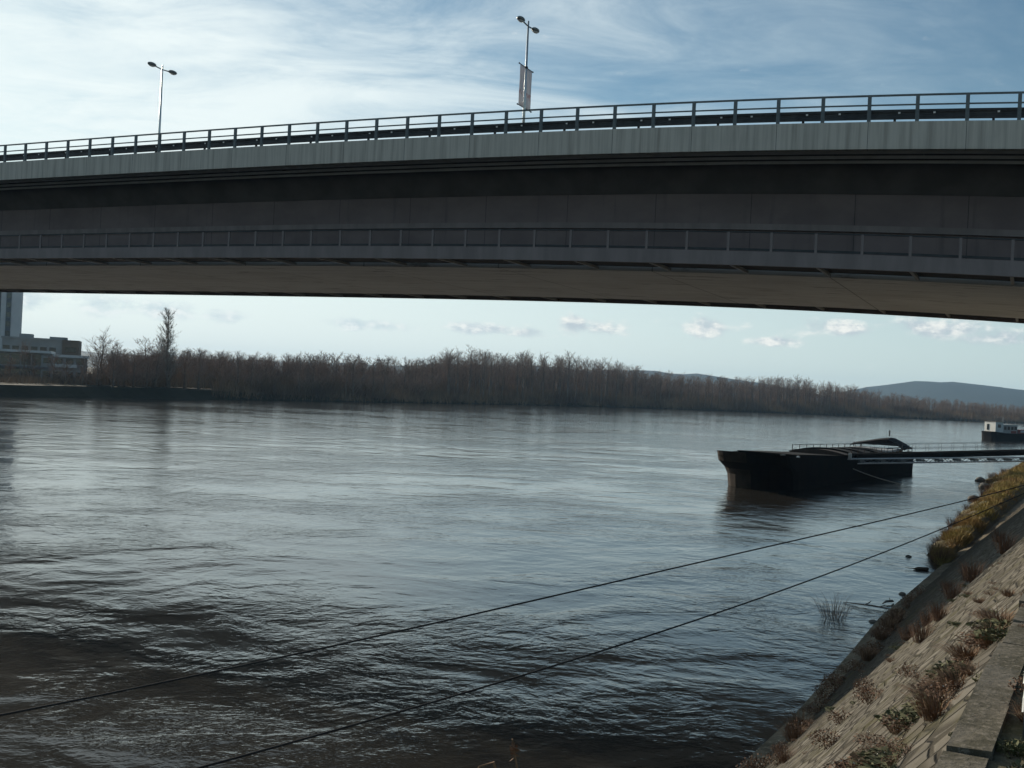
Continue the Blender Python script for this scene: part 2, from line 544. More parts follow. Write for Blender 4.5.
def resample(p, step):
    seg = np.hypot(*np.diff(p, axis=0).T)
    s = np.r_[0, np.cumsum(seg)]
    q = np.arange(0, s[-1], step)
    return np.c_[np.interp(q, s, p[:, 0]), np.interp(q, s, p[:, 1])], q


FP, FS = resample(fp, 4.0)
k = np.ones(9) / 9
FP2 = FP.copy()
for c in (0, 1):
    FP2[4:-4, c] = np.convolve(FP[:, c], k, 'valid')
FP = FP2
tan = np.gradient(FP, axis=0)
tan /= np.linalg.norm(tan, axis=1)[:, None]
FN = np.c_[-tan[:, 1], tan[:, 0]]         # away from the river


def bank_height(x):
    return float(np.interp(x, [-200, -80, -60, -45, 500], [2.7, 2.5, 1.6, 1.1, 1.1]))


fb = MB()
offs = [-3, 0, 0.5, 2, 4.2, 9, 30, 120, 500, 1400]
nv = len(offs)
for i in range(len(FP)):
    bh = bank_height(FP[i, 0])
    wob = 0.5 * math.sin(i * 1.7) + 0.4 * math.sin(i * 0.61)
    zs = [-1.2, -0.05, 0.12, bh * .38, bh * .93, bh, bh + .1, bh + .4, bh + 1, bh + 2]
    for o_, z in zip(offs, zs):
        p = FP[i] + FN[i] * (o_ + (wob if 0 <= o_ < 5 else 0))
        fb.v.append((p[0], p[1], z))
for i in range(len(FP) - 1):
    for j in range(nv - 1):
        fb.f.append((i * nv + j, (i + 1) * nv + j, (i + 1) * nv + j + 1, i * nv + j + 1))
struct('far_bank', fb, 'far_bank_turf')
# pale towpath along the crest of the grassy far bank
tp = MB()
sel = [i for i in range(len(FP)) if -125 < FP[i, 0] < -58]
for i in sel:
    bh = bank_height(FP[i, 0])
    for o_ in (7.6, 8.8):
        p = FP[i] + FN[i] * o_
        tp.v.append((p[0], p[1], bh + 0.05))
tp.f = [(2 * i, 2 * i + 2, 2 * i + 3, 2 * i + 1) for i in range(len(sel) - 1)]
struct('towpath', tp, 'path_gravel')

# hills
hl = MB()
HT = [(-1.2, 10), (-.6, 14), (-.3, 12), (-.12, 14), (-.04, 19), (.0, 20.5), (.06, 20), (.13, 21), (.175, 21), (.205, 17), (.235, 11), (.28, 4), (.305, 1.5),
      (.325, 3.5), (.345, 13), (.37, 20), (.40, 24.5), (.425, 26), (.45, 24), (.47, 20), (.49, 13.5), (.51, 6), (.56, 3), (.7, 6), (.9, 10)]
prof = [(2150, 0), (2400, .35), (2700, .78), (3000, 1.0), (3300, .8), (3600, .3), (3800, 0)]
cols = np.linspace(-1.1, .9, 161)
for (y, f) in prof:
    for c in cols:
        h = lerp_table(c, HT) * 3000 / 1050
        h *= 1 + .05 * math.sin(c * 70 + y * .002) + .03 * math.sin(c * 151)
        hl.v.append((c * 3000, y + 40 * math.sin(c * 19), 7 * min(1, f * 3) * .9 + h * f - .5))
nc = len(cols)
hl.f = [(j * nc + i, j * nc + i + 1, (j + 1) * nc + i + 1, (j + 1) * nc + i) for j in range(len(prof) - 1) for i in range(nc - 1)]
struct('hills', hl, 'hill_wood', smooth=True)

# near bank: kerb line runs at 30 degrees right of the view, then bends right with the river
kp = [(-0.647 - 0.5 * 60, -0.866 * 60)]
for s_ in np.arange(-58, 140, 0.5):
    kp.append((-0.647 + 0.5 * s_, 0.866 * s_))
x, y = kp[-1]
a = 30.0
for _ in range(120):
    a = min(a + 0.9, 66)
    x += 4 * math.sin(R(a))
    y += 4 * math.cos(R(a))
    kp.append((x, y))
KP = np.array(kp)
kt = np.gradient(KP, axis=0)
kt /= np.linalg.norm(kt, axis=1)[:, None]
KN = np.c_[kt[:, 1], -kt[:, 0]]           # to the land side
KS = np.r_[0, np.cumsum(np.hypot(*np.diff(KP, axis=0).T))] - 60


def foot_q(yy):
    return lerp_table(yy, [(-30, -5.05), (20, -5.05), (26, -5.3), (31, -5.58), (46, -5.55), (56, -5.3), (130, -5.25)])


SL = 5.4


def slope_z(q, yy):
    return SL * (1 - q / foot_q(yy))


ns = 15
sv, suv = [], []
for i in range(len(KP)):
    fq = foot_q(KP[i, 1])
    for j in range(ns):
        f = j / (ns - 3)                       # last two rows run on under the water
        q = fq * f
        dz = 0.025 * math.sin(KS[i] * 0.9 + j * 1.3) + 0.02 * math.sin(KS[i] * 2.3 + j * 0.7)
        p = KP[i] + KN[i] * q
        sv.append((p[0], p[1], SL * (1 - f) + (dz if 0 < j else 0)))
        suv.append((KS[i], math.hypot(q, SL * f)))
sf = [(i * ns + j, (i + 1) * ns + j, (i + 1) * ns + j + 1, i * ns + j + 1) for i in range(len(KP) - 1) for j in range(ns - 1)]
sm = bpy.data.meshes.new('embankment_slope')
sm.from_pydata(sv, [], sf)
uvl = sm.uv_layers.new(name='UVMap')
for lp in sm.loops:
    uvl.data[lp.index].uv = suv[lp.vertex_index]
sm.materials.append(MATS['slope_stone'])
slope = link('embankment_slope', sm)
tag(slope, 'stone paved embankment slope falling to the river', None, None, 'structure')


def strip(name, mat, rows, i0=0, i1=None):
    """rows: [(q, z)] swept along the kerb line"""
    m = MB()
    i1 = len(KP) if i1 is None else i1
    n = len(rows)
    for i in range(i0, i1):
        for q, z in rows:
            q_ = q(KP[i, 1]) if callable(q) else q
            p = KP[i] + KN[i] * q_
            m.v.append((p[0], p[1], z))
    for i in range(i1 - i0 - 1):
        for j in range(n - 1):
            m.f.append((i * n + j, i * n + j + 1, (i + 1) * n + j + 1, (i + 1) * n + j))
    return struct(name, m, mat)


strip('embankment_toe', 'toe_concrete', [(lambda y: foot_q(y) - .24, -.3), (lambda y: foot_q(y) - .22, .10), (lambda y: foot_q(y) + .28, .24)])
strip('ground', 'earth', [(0.09, SL - 0.5), (0.10, SL + .02), (0.5, SL + .03), (1.6, SL - .02), (6, SL + .1), (40, SL + .5), (400, SL + 3), (1200, SL + 4)])


# kerb slabs: row of separate concrete slabs on the edge, one structure
kb = MB()
s_ = -8.0
while s_ < 135:
    ln = random.uniform(0.75, 1.0)
    i = int(np.searchsorted(KS, s_))
    j = int(np.searchsorted(KS, s_ + ln - .02))
    t0 = Vector((*kt[i], 0))
    n0 = Vector((*KN[i], 0))
    p0 = Vector((-0.647 + 0.5 * s_, 0.866 * s_, 0))
    dz = random.uniform(-.02, .025)
    dq = random.uniform(-.02, .02)
    c8 = []
    for z in (SL - .25, SL + .05 + dz):
        for (a_, b_) in ((0, -.06 + dq), (ln - .02, -.06 + dq), (ln - .02, .13 + dq), (0, .13 + dq)):
            q = p0 + t0 * a_ + n0 * b_
            c8.append((q.x, q.y, z + (random.uniform(-.008, .008) if z > SL else 0)))
    kb.add(c8, [(3, 2, 1, 0), (4, 5, 6, 7), (0, 1, 5, 4), (1, 2, 6, 5), (2, 3, 7, 6), (3, 0, 4, 7)])
    s_ += ln
struct('kerb', kb, 'paver')
pv = MB()
for s_ in np.arange(-4, 60, .62):
    for q0 in (0.52, 1.14, 1.76, 2.38):
        p0 = Vector((-0.647 + 0.5 * s_, 0.866 * s_, 0))
        t0, n0 = Vector((.5, .866, 0)), Vector((.866, -.5, 0))
        z = SL + .05 + random.uniform(-.008, .012)
        c8 = []
        for zz_ in (SL - .1, z):
            for (a_, b_) in ((0, q0), (.60, q0), (.60, q0 + .6), (0, q0 + .6)):
                q = p0 + t0 * a_ + n0 * b_
                c8.append((q.x, q.y, zz_))
        pv.add(c8, [(3, 2, 1, 0), (4, 5, 6, 7), (0, 1, 5, 4), (1, 2, 6, 5), (2, 3, 7, 6), (3, 0, 4, 7)])
struct('path', pv, 'paver')

# low grassy berm between the foot of the slope and the water, beyond the bridge
BW = [(45.2, 18.9), (48.5, 19.7), (52.5, 21.6), (58.7, 24.8), (70.6, 31.0), (79.5, 35.7), (92, 42.2), (101, 45.9), (111, 52.2), (131, 63.5), (150, 74)]
bm_ = MB()
ys = np.arange(45.2, 150, .8)
ncol = 10
for yy in ys:
    xl = lerp_table(yy, BW) + .35 * math.sin(yy * 1.9) * min(1, (yy - 45) / 4) + .2 * math.sin(yy * 4.3)
    xr = (0.5 * yy - .56 + (foot_q(yy) - .25) * 1.0) / .866
    if yy > 105:
        xr += 0.02 * (yy - 105)
    for c in range(ncol):
        f = c / (ncol - 1)
        bm_.v.append((xl + (xr - xl) * f, yy, -.12 + .75 * min(1, f * 2.2) ** .6 * min(1, (xr - xl) / 3) * (1 if f < .75 else 1 - .8 * (f - .75) / .25) + .05 * math.sin(yy * 2.1 + c * 2) * (f < .9)))
bm_.f = [(i * ncol + c, i * ncol + c + 1, (i + 1) * ncol + c + 1, (i + 1) * ncol + c) for i in range(len(ys) - 1) for c in range(ncol - 1)]
struct('river_berm', bm_, 'earth', smooth=True)

# ------------------------------------------------------------------ the bridge
BRZ = -R(26.199)
bridge = thing('road_bridge', 'long grey concrete road bridge with a railed walkway hung along its side, spanning the river', 'bridge', (-35.161, 70.920, 0), BRZ)
T0, T1 = -112.0, 88.0
TS = [T0 + 2 * i for i in range(int((T1 - T0) / 2) + 1)]


_BP = np.polyfit([-60, -33, 0, 14, 25, 35, 43.6, 51, 57.6, 62, 70], [20.72, 20.55, 20.3, 20.25, 20.19, 20.03, 19.8, 19.53, 19.23, 18.98, 18.5], 4)


def bz(t):
    """height of the deck top along the bridge"""
    u = min(max(t, -55), 66)
    return float(np.polyval(_BP, u) + np.polyval(np.polyder(_BP), u) * (t - u))


B = lambda prof, name, mat, par=bridge: MB().sweep(prof, TS, bz).build(name, mat, par)
W_ = 26.0
B([(0, -.002), (0, -1.2), (.32, -1.2), (.32, -.002)], 'fascia', 'fascia_concrete')
B([(W_ - .32, 0), (W_ - .32, -1.2), (W_, -1.2), (W_, 0)], 'fascia', 'fascia_concrete')
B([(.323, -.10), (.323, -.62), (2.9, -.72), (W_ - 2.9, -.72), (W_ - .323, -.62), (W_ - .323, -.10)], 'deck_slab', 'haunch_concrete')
B([(1.2, 0), (1.2, -.099), (W_ - 1.2, -.099), (W_ - 1.2, 0)], 'roadway', 'asphalt')
# haunches between slab and webs, facing downwards
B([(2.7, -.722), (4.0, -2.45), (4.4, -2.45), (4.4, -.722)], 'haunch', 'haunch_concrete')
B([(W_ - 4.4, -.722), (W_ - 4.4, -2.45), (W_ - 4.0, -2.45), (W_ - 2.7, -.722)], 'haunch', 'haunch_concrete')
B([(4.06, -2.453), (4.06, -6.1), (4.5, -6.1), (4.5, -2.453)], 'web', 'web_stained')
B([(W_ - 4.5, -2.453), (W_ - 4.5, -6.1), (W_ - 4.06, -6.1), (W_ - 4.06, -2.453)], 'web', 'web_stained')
B([(3.95, -6.103), (3.95, -6.50), (W_ - 3.95, -6.50), (W_ - 3.95, -6.103)], 'bottom_flange', 'soffit_concrete')
# cable duct along the web
B([(3.82, -3.98), (3.82, -4.28), (4.057, -4.28), (4.057, -3.98)], 'cable_duct', 'walkway_concrete')
# walkways either side
for s_, y0 in ((1, 0.0), (-1, W_)):
    g = lambda a_, b_: sorted((y0 + s_ * a_, y0 + s_ * b_))
    lo, hi = g(.02, .24)
    B([(lo, -5.85), (lo, -6.5), (hi, -6.5), (hi, -5.85)], 'walkway_edge', 'walkway_concrete')
    lo, hi = g(.243, 3.7)
    B([(lo, -6.12), (lo, -6.3), (hi, -6.3), (hi, -6.12)], 'walkway_floor', 'gap_shade_concrete')
# longitudinal conduits under the cantilever
for y_, z_ in ((1.0, -1.12), (1.65, -1.20), (2.3, -1.28)):
    B([(y_ - .07, z_ - .06), (y_ + .07, z_ - .06), (y_ + .07, z_ + .06), (y_ - .07, z_ + .06)], 'conduit', 'conduit_grey')

# brackets (each a part): under the cantilever and under the walkway, every 4 m
up_me = MB().add([(x_, y_, z_) for x_ in (-.14, .14) for (y_, z_) in ((.33, -.66), (.33, -.95), (2.55, -1.02), (3.1, -1.15), (2.75, -.72))],
                 [(4, 3, 2, 1, 0), (5, 6, 7, 8, 9), (0, 1, 6, 5), (1, 2, 7, 6), (2, 3, 8, 7), (3, 4, 9, 8), (4, 0, 5, 9)]).mesh('bracket', 'haunch_concrete')
lo_me = MB().box(-.07, .07, .245, 3.94, -6.44, -6.302).mesh('walkway_bracket', 'conduit_grey')
nb = 0
for i in range(50):
    t = T0 + 2 + 4 * i
    if t > T1 - 1:
        break
    for me, nm in ((up_me, 'bracket'), (lo_me, 'walkway_bracket')):
        o = link(nm, me, bridge)
        o.location = (t, 0, bz(t))
        if nm == 'walkway_bracket':
            o = link(nm, me, bridge)
            o.location = (t, W_, bz(t))
            o.rotation_euler.z = math.pi


def railing(name, y0, zb, hgt, rails, postw, postd, mat, postmat, sgn=1):
    r_ = MB()
    for (z_, hw, hh) in rails:
        r_.sweep([(y0 - hw, zb + z_ - hh), (y0 + hw, zb + z_ - hh), (y0 + hw, zb + z_ + hh), (y0 - hw, zb + z_ + hh)], TS, bz)
    ro = r_.build(name, mat, bridge)
    pm = MB().box(-postw / 2, postw / 2, -postd / 2, postd / 2, 0, hgt - .03).mesh('post', postmat)
    for i in range(99):
        t = T0 + 2 + 2 * i
        if t > T1:
            break
        po = link('post', pm, ro)
        po.location = (t, y0 + .002, bz(t) + zb)
    return ro


railing('parapet_railing', 0.22, 0.0, 1.22, [(1.20, .05, .035), (.78, .03, .03)], .15, .12, 'rail_steel', 'rail_steel')
railing('parapet_railing', W_ - .22, 0.0, 1.22, [(1.20, .05, .035), (.78, .03, .03)], .15, .12, 'rail_steel', 'rail_steel')
railing('walkway_railing', .13, -5.85, .92, [(.90, .04, .028), (.10, .03, .05)], .12, .10, 'dark_steel', 'walkway_concrete')  # low dark rail is added, standing in for the shaded gap above the edge
railing('walkway_railing', W_ - .13, -5.85, .92, [(.90, .04, .028), (.10, .03, .05)], .12, .10, 'dark_steel', 'walkway_concrete')
# crash barrier beams behind the parapet railings, with their reflectors
for y_, f_ in ((.82, -1), (W_ - .82, 1)):
    gr = MB()
    gr.sweep([(y_ - .06, .30), (y_ + .06, .30), (y_ + .06, .40), (y_ + .02, .46), (y_ + .02, .56), (y_ + .06, .62), (y_ + .06, .72), (y_ - .06, .72), (y_ - .06, .62), (y_ - .02, .56), (y_ - .02, .46), (y_ - .06, .40)], TS, bz)
    for t in np.arange(T0 + 1, T1, 4):
        gr.box(t - .05, t + .05, y_ + .07, y_ + .17, bz(t) + 0.002, bz(t) + .70)
    go = gr.build('crash_barrier', 'dark_steel', bridge)
    if f_ < 0:
        rm = MB().box(-.045, .045, -.03, 0, -.035, .035).mesh('reflector', 'reflector_white')
        for i in range(48):
            t = -9.1 + 2.0 * i + (0.3 if i % 2 else -.25)
            o = link('reflector', rm, go)
            o.location = (t, y_ - .063, bz(t) + .56)
# piers outside the view
for t in (-84.0, 78.0):
    z1 = bz(t) - 6.50
    MB().add([(t + dx, 13 + dy, z) for z in (-2, z1 - .003) for dx, dy in ((-1.3, -8), (1.3, -8), (1.7, -7), (1.7, 7), (1.3, 8), (-1.3, 8), (-1.7, 7), (-1.7, -7))],
             [tuple(range(8))[::-1], tuple(range(8, 16))] + [(k, (k + 1) % 8, (k + 1) % 8 + 8, k + 8) for k in range(8)]).build('pier', 'pier_concrete', bridge)
B([(12.6, .003), (12.75, .8), (13.25, .8), (13.4, .003)], 'median_barrier', 'walkway_concrete')


# ------------------------------------------------------------------ street lamps on the bridge median
BM = Matrix.Translation((-35.161, 70.920, 0)) @ Matrix.Rotation(BRZ, 4, 'Z')


def lamp(t, label, banner):
    base = BM @ Vector((t, 13.0, bz(t) + .80))
    L = thing('street_lamp', label, 'street lamp', base, BRZ, 'street lamps on the bridge')
    h = 30.65 - base.z
    MB().tube([(0, 0, 0), (0, 0, h * .5), (0, 0, h)], [.11, .09, .06], 10).build('pole', 'galvanised', L, True)
    MB().tube([(0, -.8, h - .28), (0, 0, h - .34), (0, .8, h - .28)], .045, 8).build('arm', 'lamp_grey', L, True)
    for s_ in (-1, 1):
        hd = MB().ellipsoid((0, s_ * 1.1, h - .24), (.23, .42, .16), 14, 8).build('lamp_head', 'lamp_grey', L, True)
        MB().ellipsoid((0, s_ * 1.1, h - .31), (.18, .33, .12), 12, 6).build('lamp_glass', 'lamp_glass', hd, True)
    if banner:
        zt = 27.62 - base.z
        for z_ in (zt, zt - 2.62):
            MB().tube([(0, -1.02, z_), (0, 1.02, z_)], .03, 6).add(*ball((0, -1.02, z_), .055)).add(*ball((0, 1.02, z_), .055)).build('banner_bar', 'dark_steel', L)
        for s_ in (-1, 1):
            y0, y1 = (.17, .88) if s_ > 0 else (-.88, -.17)
            b_ = MB()
            for i in range(9):
                for j in range(5):
                    f, g_ = i / 8, j / 4
                    b_.v.append((.012 * math.sin(f * 5 + g_ * 3) * math.sin(math.pi * f), y0 + (y1 - y0) * g_, -2.56 * f))
            b_.f = [(i * 5 + j, i * 5 + j + 1, (i + 1) * 5 + j + 1, (i + 1) * 5 + j) for i in range(8) for j in range(4)]
            bo = b_.build('banner', 'banner_cloth', L, True)
            bo.location = (0, 0, zt - .03)
            so = bo.modifiers.new('thick', 'SOLIDIFY')
            so.thickness = .012
        MB().tube([(0, 0, zt + .06), (0, 0, zt - .06)], .12, 10).build('clamp', 'dark_steel', L)
    else:
        MB().box(-.13, .13, -.2, -.1, .9, 1.35).build('junction_box', 'lamp_grey', L)
    return L


def ball(c, r):
    m = MB().ellipsoid(c, (r, r, r), 8, 6)
    return m.v, m.f


lamp(1.0, 'plain double-headed street lamp on the bridge, no banners on its pole', False)
lamp(32.7, 'double-headed street lamp on the bridge carrying two hanging banners on its pole', True)


# ------------------------------------------------------------------ bare winter trees
def rand_dir(rng, up, spread):
    a_ = rng.uniform(0, 2 * math.pi)
    s_ = math.sin(spread)
    return Vector((math.cos(a_) * s_, math.sin(a_) * s_, math.cos(spread)))


def gen_tree(seed, h, style):
    rng = random.Random(seed)
    trunk, crown = MB(), MB()
    lean = Vector((rng.uniform(-.05, .05), rng.uniform(-.05, .05), 1))
    r0 = (h * .017 + .04) * (.55 if style == 'column' else 1)
    n = 6
    pts, rad = [], []
    p = Vector((0, 0, -.3))
    top = h * (.97 if style != 'round' else .75)
    for i in range(n + 1):
        f = i / n
        pts.append(Vector((lean.x * f * h + rng.uniform(-.12, .12) * (i > 0), lean.y * f * h + rng.uniform(-.12, .12) * (i > 0), -.3 + (top + .3) * f)))
        rad.append(r0 * (1 - .88 * f) + .015)
    trunk.tube(pts, rad, 6)
    lo = {'forest': .42, 'round': .25, 'bushy': .08, 'column': .10}[style]
    nb_ = {'forest': 28, 'round': 34, 'bushy': 30, 'column': 84}[style]

    def at(f):
        g_ = f * n
        i = min(int(g_), n - 1)
        return pts[i].lerp(pts[i + 1], g_ - i)

    def twig(p, dr, ln, wd):
        side = dr.cross(Vector((rng.uniform(-1, 1), rng.uniform(-1, 1), rng.uniform(-1, 1)))).normalized() * wd
        m_ = p + dr * ln * .55 + Vector((0, 0, ln * .05))
        e = p + dr * ln + Vector((0, 0, ln * .14))
        crown.add([p - side, p + side, m_ + side * .7, m_ - side * .7, e], [(0, 1, 2, 3), (3, 2, 4)])

    for b in range(nb_):
        f = lo + (0.98 - lo) * ((b + rng.random()) / nb_)
        p = at(f)
        az_ = b * 2.4 + rng.uniform(-.5, .5)
        if style == 'column':
            elev, ln = rng.uniform(1.12, 1.34), h * rng.uniform(.13, .21) * (1.15 - .6 * f)
        elif style == 'forest':
            elev, ln = rng.uniform(.55, 1.15), h * rng.uniform(.15, .25) * (1.25 - .55 * f)
        elif style == 'round':
            elev, ln = rng.uniform(.35, 1.1), h * rng.uniform(.26, .40) * (1.15 - .6 * f)
        else:
            elev, ln = rng.uniform(.7, 1.25), h * rng.uniform(.25, .42) * (1.1 - .6 * f)
        dr = Vector((math.cos(az_) * math.cos(elev), math.sin(az_) * math.cos(elev), math.sin(elev)))
        q = p
        bp = [p]
        d2 = dr.copy()
        for s_ in range(3):
            d2 = (d2 + Vector((rng.uniform(-.22, .22), rng.uniform(-.22, .22), rng.uniform(.0, .25)))).normalized()
            q = q + d2 * ln / 3
            bp.append(q)
        br = max(.022, r0 * .33 * (1.1 - f))
        crown.tube(bp, [br, br * .75, br * .5, br * .25], 3, False)
        for s_ in range(9):
            g_ = rng.uniform(.25, 1) * 3
            i = min(int(g_), 2)
            bpnt = bp[i].lerp(bp[i + 1], g_ - i)
            dv = (dr * (.8 if style != 'column' else 1.6) + Vector((rng.uniform(-1, 1), rng.uniform(-1, 1), rng.uniform(-.2, 1.1)))).normalized()
            tl = ln * rng.uniform(.25, .5)
            twig(bpnt, dv, tl, .028)
            for _ in range(4):
                dv2 = (dv + Vector((rng.uniform(-.8, .8), rng.uniform(-.8, .8), rng.uniform(-.3, .8)))).normalized()
                twig(bpnt + dv * tl * rng.uniform(.3, 1), dv2, tl * rng.uniform(.35, .6), .016)
    return trunk, crown


protos = {}
for style, h, cnt in (('forest', 17, 6), ('round', 13, 3), ('bushy', 9, 5), ('column', 18, 1)):
    protos[style] = []
    for i in range(cnt):
        tr, cr = gen_tree(hash((style, i)) % 1000 if False else 31 * len(style) + 17 * i, h, style)
        mat = 'twig_pale' if style == 'column' else 'twig'
        protos[style].append((h, tr.mesh('trunk', 'bark', True), cr.mesh('crown', mat)))


def plant_tree(x, y, z, hgt, style, label, group=None, variant=None, wide=1.0):
    ph, tm, cm = protos[style][variant if variant is not None else random.randrange(len(protos[style]))]
    t = thing({'forest': 'bare_tree', 'round': 'broad_bare_tree', 'bushy': 'bare_willow', 'column': 'poplar_tree'}[style], label, 'tree', (x, y, z), random.uniform(0, 6.28), group)
    s_ = hgt / ph
    t.scale = (s_ * wide, s_ * wide, s_)
    link('trunk', tm, t)
    link('crown', cm, t)
    return t


def far_point(i, off):
    return FP[i] + FN[i] * off


def wood_height(px):
    """height of the wood by bearing x/y"""
    return lerp_table(px, [(-.50, 8), (-.42, 9), (-.345, 9), (-.31, 10.6), (-.25, 10.2), (-.2, 10.8), (-.15, 11.6), (-.115, 12.0), (-.085, 11.8), (-.06, 16.4), (0, 17.6), (.05, 18.3),
                           (.09, 17.6), (.14, 15.0), (.18, 13.6), (.22, 14.6), (.26, 16.0), (.31, 14.4), (.34, 11.8), (.38, 10.4), (.44, 8.8), (.49, 8.0), (.6, 10)])


GA = 'bare trees of the wood on the far bank'
GB = 'bare willows along the low far bank'
LA = 'tall bare brown tree standing in the dense wood across the river'
LB = 'low bushy bare willow in the thicket across the river, left of the tall wood'
seg = np.array([i for i in range(len(FP)) if FP[i, 0] > -93 and FP[i, 0] < 345])
used = 0
for row, (step, o0, o1) in enumerate(((4.4, 5, 11), (4.6, 12, 22), (5.2, 23, 38))):
    s_ = FS[seg[0]]
    while s_ < FS[seg[-1]]:
        i = int(s_ / 4.0)
        s_ += step * random.uniform(.6, 1.4)
        x, y = far_point(i, random.uniform(o0, o1))
        x += random.uniform(-1.5, 1.5)
        r_ = x / y
        if r_ < -.385 or r_ > .52:
            continue
        hh = wood_height(r_) * random.uniform(.89, 1.0) * (1.08 if random.random() < .07 else 1)
        if row == 2:
            hh *= 1.03
        tall = r_ > -.075
        if -.17 < r_ < -.10 and random.random() < .25:
            tall = True
            hh *= 1.06
        z = bank_height(x) - .1
        plant_tree(x, y, z, hh - z + 1.0, 'forest' if tall else 'bushy', LA if tall else LB, GA if tall else GB, None, 1.15 if tall else 1.35)
        used += 1
# standing out from the rest
bi = int(np.argmin(np.abs(FP[:, 0] / FP[:, 1] + .322)))
x, y = far_point(bi, 10)
plant_tree(-.328 * 252, 252, 2.2, 18.4, 'column', 'tall narrow poplar rising above the thicket across the river', None, 0, 1.7)
plant_tree(-.392 * 232, 232, 2.4, 13.2, 'round', 'broad bare tree standing right of the flat-roofed block across the river', None, 2, 1.25)
plant_tree(-.465 * 232, 232, 2.4, 10.2, 'round', 'small bare tree standing in front of the high-rise tower across the river', None, 1, .7)
plant_tree(-.378 * 236, 236, 2.4, 9.0, 'bushy', 'bushy bare tree between the broad bare tree and the poplar across the river', None, 2, 1.4)

# the mass of the wood behind the front rows: one stuff object
def mass(name, styles, pts, mat, label, cat):
    V, I3 = [], []
    base = 0
    arrs = []
    for st, var in styles:
        ph, tm, cm = protos[st][var]
        vs, tri = [], []
        off = 0
        for me in (tm, cm):
            a_ = np.empty(len(me.vertices) * 3, np.float32)
            me.vertices.foreach_get('co', a_)
            me.calc_loop_triangles()
            b_ = np.empty(len(me.loop_triangles) * 3, np.int32)
            me.loop_triangles.foreach_get('vertices', b_)
            vs.append(a_.reshape(-1, 3))
            tri.append(b_ + off)
            off += len(me.vertices)
        arrs.append((ph, np.vstack(vs), np.concatenate(tri)))
    for (x, y, z, h_) in pts:
        ph, vs, tri = arrs[random.randrange(len(arrs))]
        s_ = h_ / ph
        an = random.uniform(0, 6.28)
        ca, sa = math.cos(an) * s_, math.sin(an) * s_
        o = np.empty_like(vs)
        o[:, 0] = vs[:, 0] * ca - vs[:, 1] * sa + x
        o[:, 1] = vs[:, 0] * sa + vs[:, 1] * ca + y
        o[:, 2] = vs[:, 2] * s_ + z
        V.append(o)
        I3.append(tri + base)
        base += len(vs)
    me = np_mesh(name, np.vstack(V), 3, np.concatenate(I3), mat)
    return tag(link(name, me), label, cat, None, 'stuff')


pts = []
for _ in range(1300):
    i = random.choice(seg)
    off = random.uniform(14, 80)
    x, y = far_point(i, off)
    r_ = x / y
    if r_ < -.385 or r_ > .56:
        continue
    z = bank_height(x)
    pts.append((x, y, z, wood_height(r_) * random.uniform(.62, .86)))
mass('woodland', [('forest', 0), ('bushy', 3), ('bushy', 1)], pts, 'twig', 'dense brown mass of bare woodland behind the front trees on the far bank', 'woodland')
# undergrowth: countless upright shoots along the water's edge
n = 90000
ii = RNG.choice(seg, n)
oo = RNG.uniform(1.0, 30, n) ** 1.0
px_ = FP[ii] + FN[ii] * oo[:, None] + RNG.uniform(-2.5, 2.5, (n, 2))
rat = px_[:, 0] / px_[:, 1]
clump = (np.sin(px_[:, 0] * .19) + np.sin(px_[:, 1] * .13 + 1) + np.sin(px_[:, 0] * .53 + px_[:, 1] * .31)) / 3
hh = RNG.uniform(.8, 2.6, n) + np.clip(oo * .13, 0, 2.6) * (1 + .6 * clump)
hh *= np.interp(rat, [-.5, -.41, -.385, -.34, -.28, .3, .45], [.4, .45, 1.2, 1.4, 1.5, 1.45, 1.0])
zb = np.interp(oo, [0, 1, 3, 7, 9, 60], [0, .1, .4, .95, 1.0, 1.05]) * np.interp(px_[:, 0], [-200, -80, -60, -45, 500], [2.7, 2.5, 1.6, 1.1, 1.1]) - .1
keep = ~((rat < -.285) & (oo < 9.5))
px_, hh, zb, n = px_[keep], hh[keep], zb[keep], int(keep.sum())
an = RNG.uniform(0, 6.28, n)
wd = RNG.uniform(.04, .10, n)
lx, ly = RNG.normal(0, .3, n) * hh, RNG.normal(0, .3, n) * hh
v = np.empty((n, 3, 3))
v[:, 0] = np.c_[px_[:, 0] - np.cos(an) * wd, px_[:, 1] - np.sin(an) * wd, zb]
v[:, 1] = np.c_[px_[:, 0] + np.cos(an) * wd, px_[:, 1] + np.sin(an) * wd, zb]
v[:, 2] = np.c_[px_[:, 0] + lx, px_[:, 1] + ly, zb + hh]
tag(link('undergrowth', np_mesh('undergrowth', v.reshape(-1, 3), 3, np.arange(n * 3), 'brush')), 'russet and brown undergrowth shoots along the far water edge', 'undergrowth', None, 'stuff')

# ------------------------------------------------------------------ buildings on the far bank
def building(name, label, loc, rotz):
    return thing(name, label, 'building', loc, rotz)


tw = building('apartment_tower', 'pale grey high-rise tower with dark window strips behind the low block', (-169.5, 330, 2.6), R(24))
TWW = 26
TWH = 36
m = MB()
m.box(-TWW / 2, TWW / 2, 0, 16, 0, TWH)
m.build('wall', 'tower_wall', tw)
for xk in (-9.6, -4.4, 1.0, 6.3, 9.3):
    MB().box(xk - .75, xk + .75, -.14, -.003, 2, TWH - 1).build('window_strip', 'tower_strip', tw)
    for k_ in range(20):
        pass
wmh = MB().box(-.6, .6, -.05, 0, -.75, .75).mesh('window', 'window_dark')
for xk in (-9.6, -4.4, 1.0, 6.3, 9.3):
    for z_ in np.arange(4, 33, 3.0):
        o = link('window', wmh, tw)
        o.location = (xk, -.143, z_)
MB().box(-TWW / 2 - .2, TWW / 2 + .2, -.2, 16.2, TWH, TWH + .8).build('roof', 'tower_strip', tw)

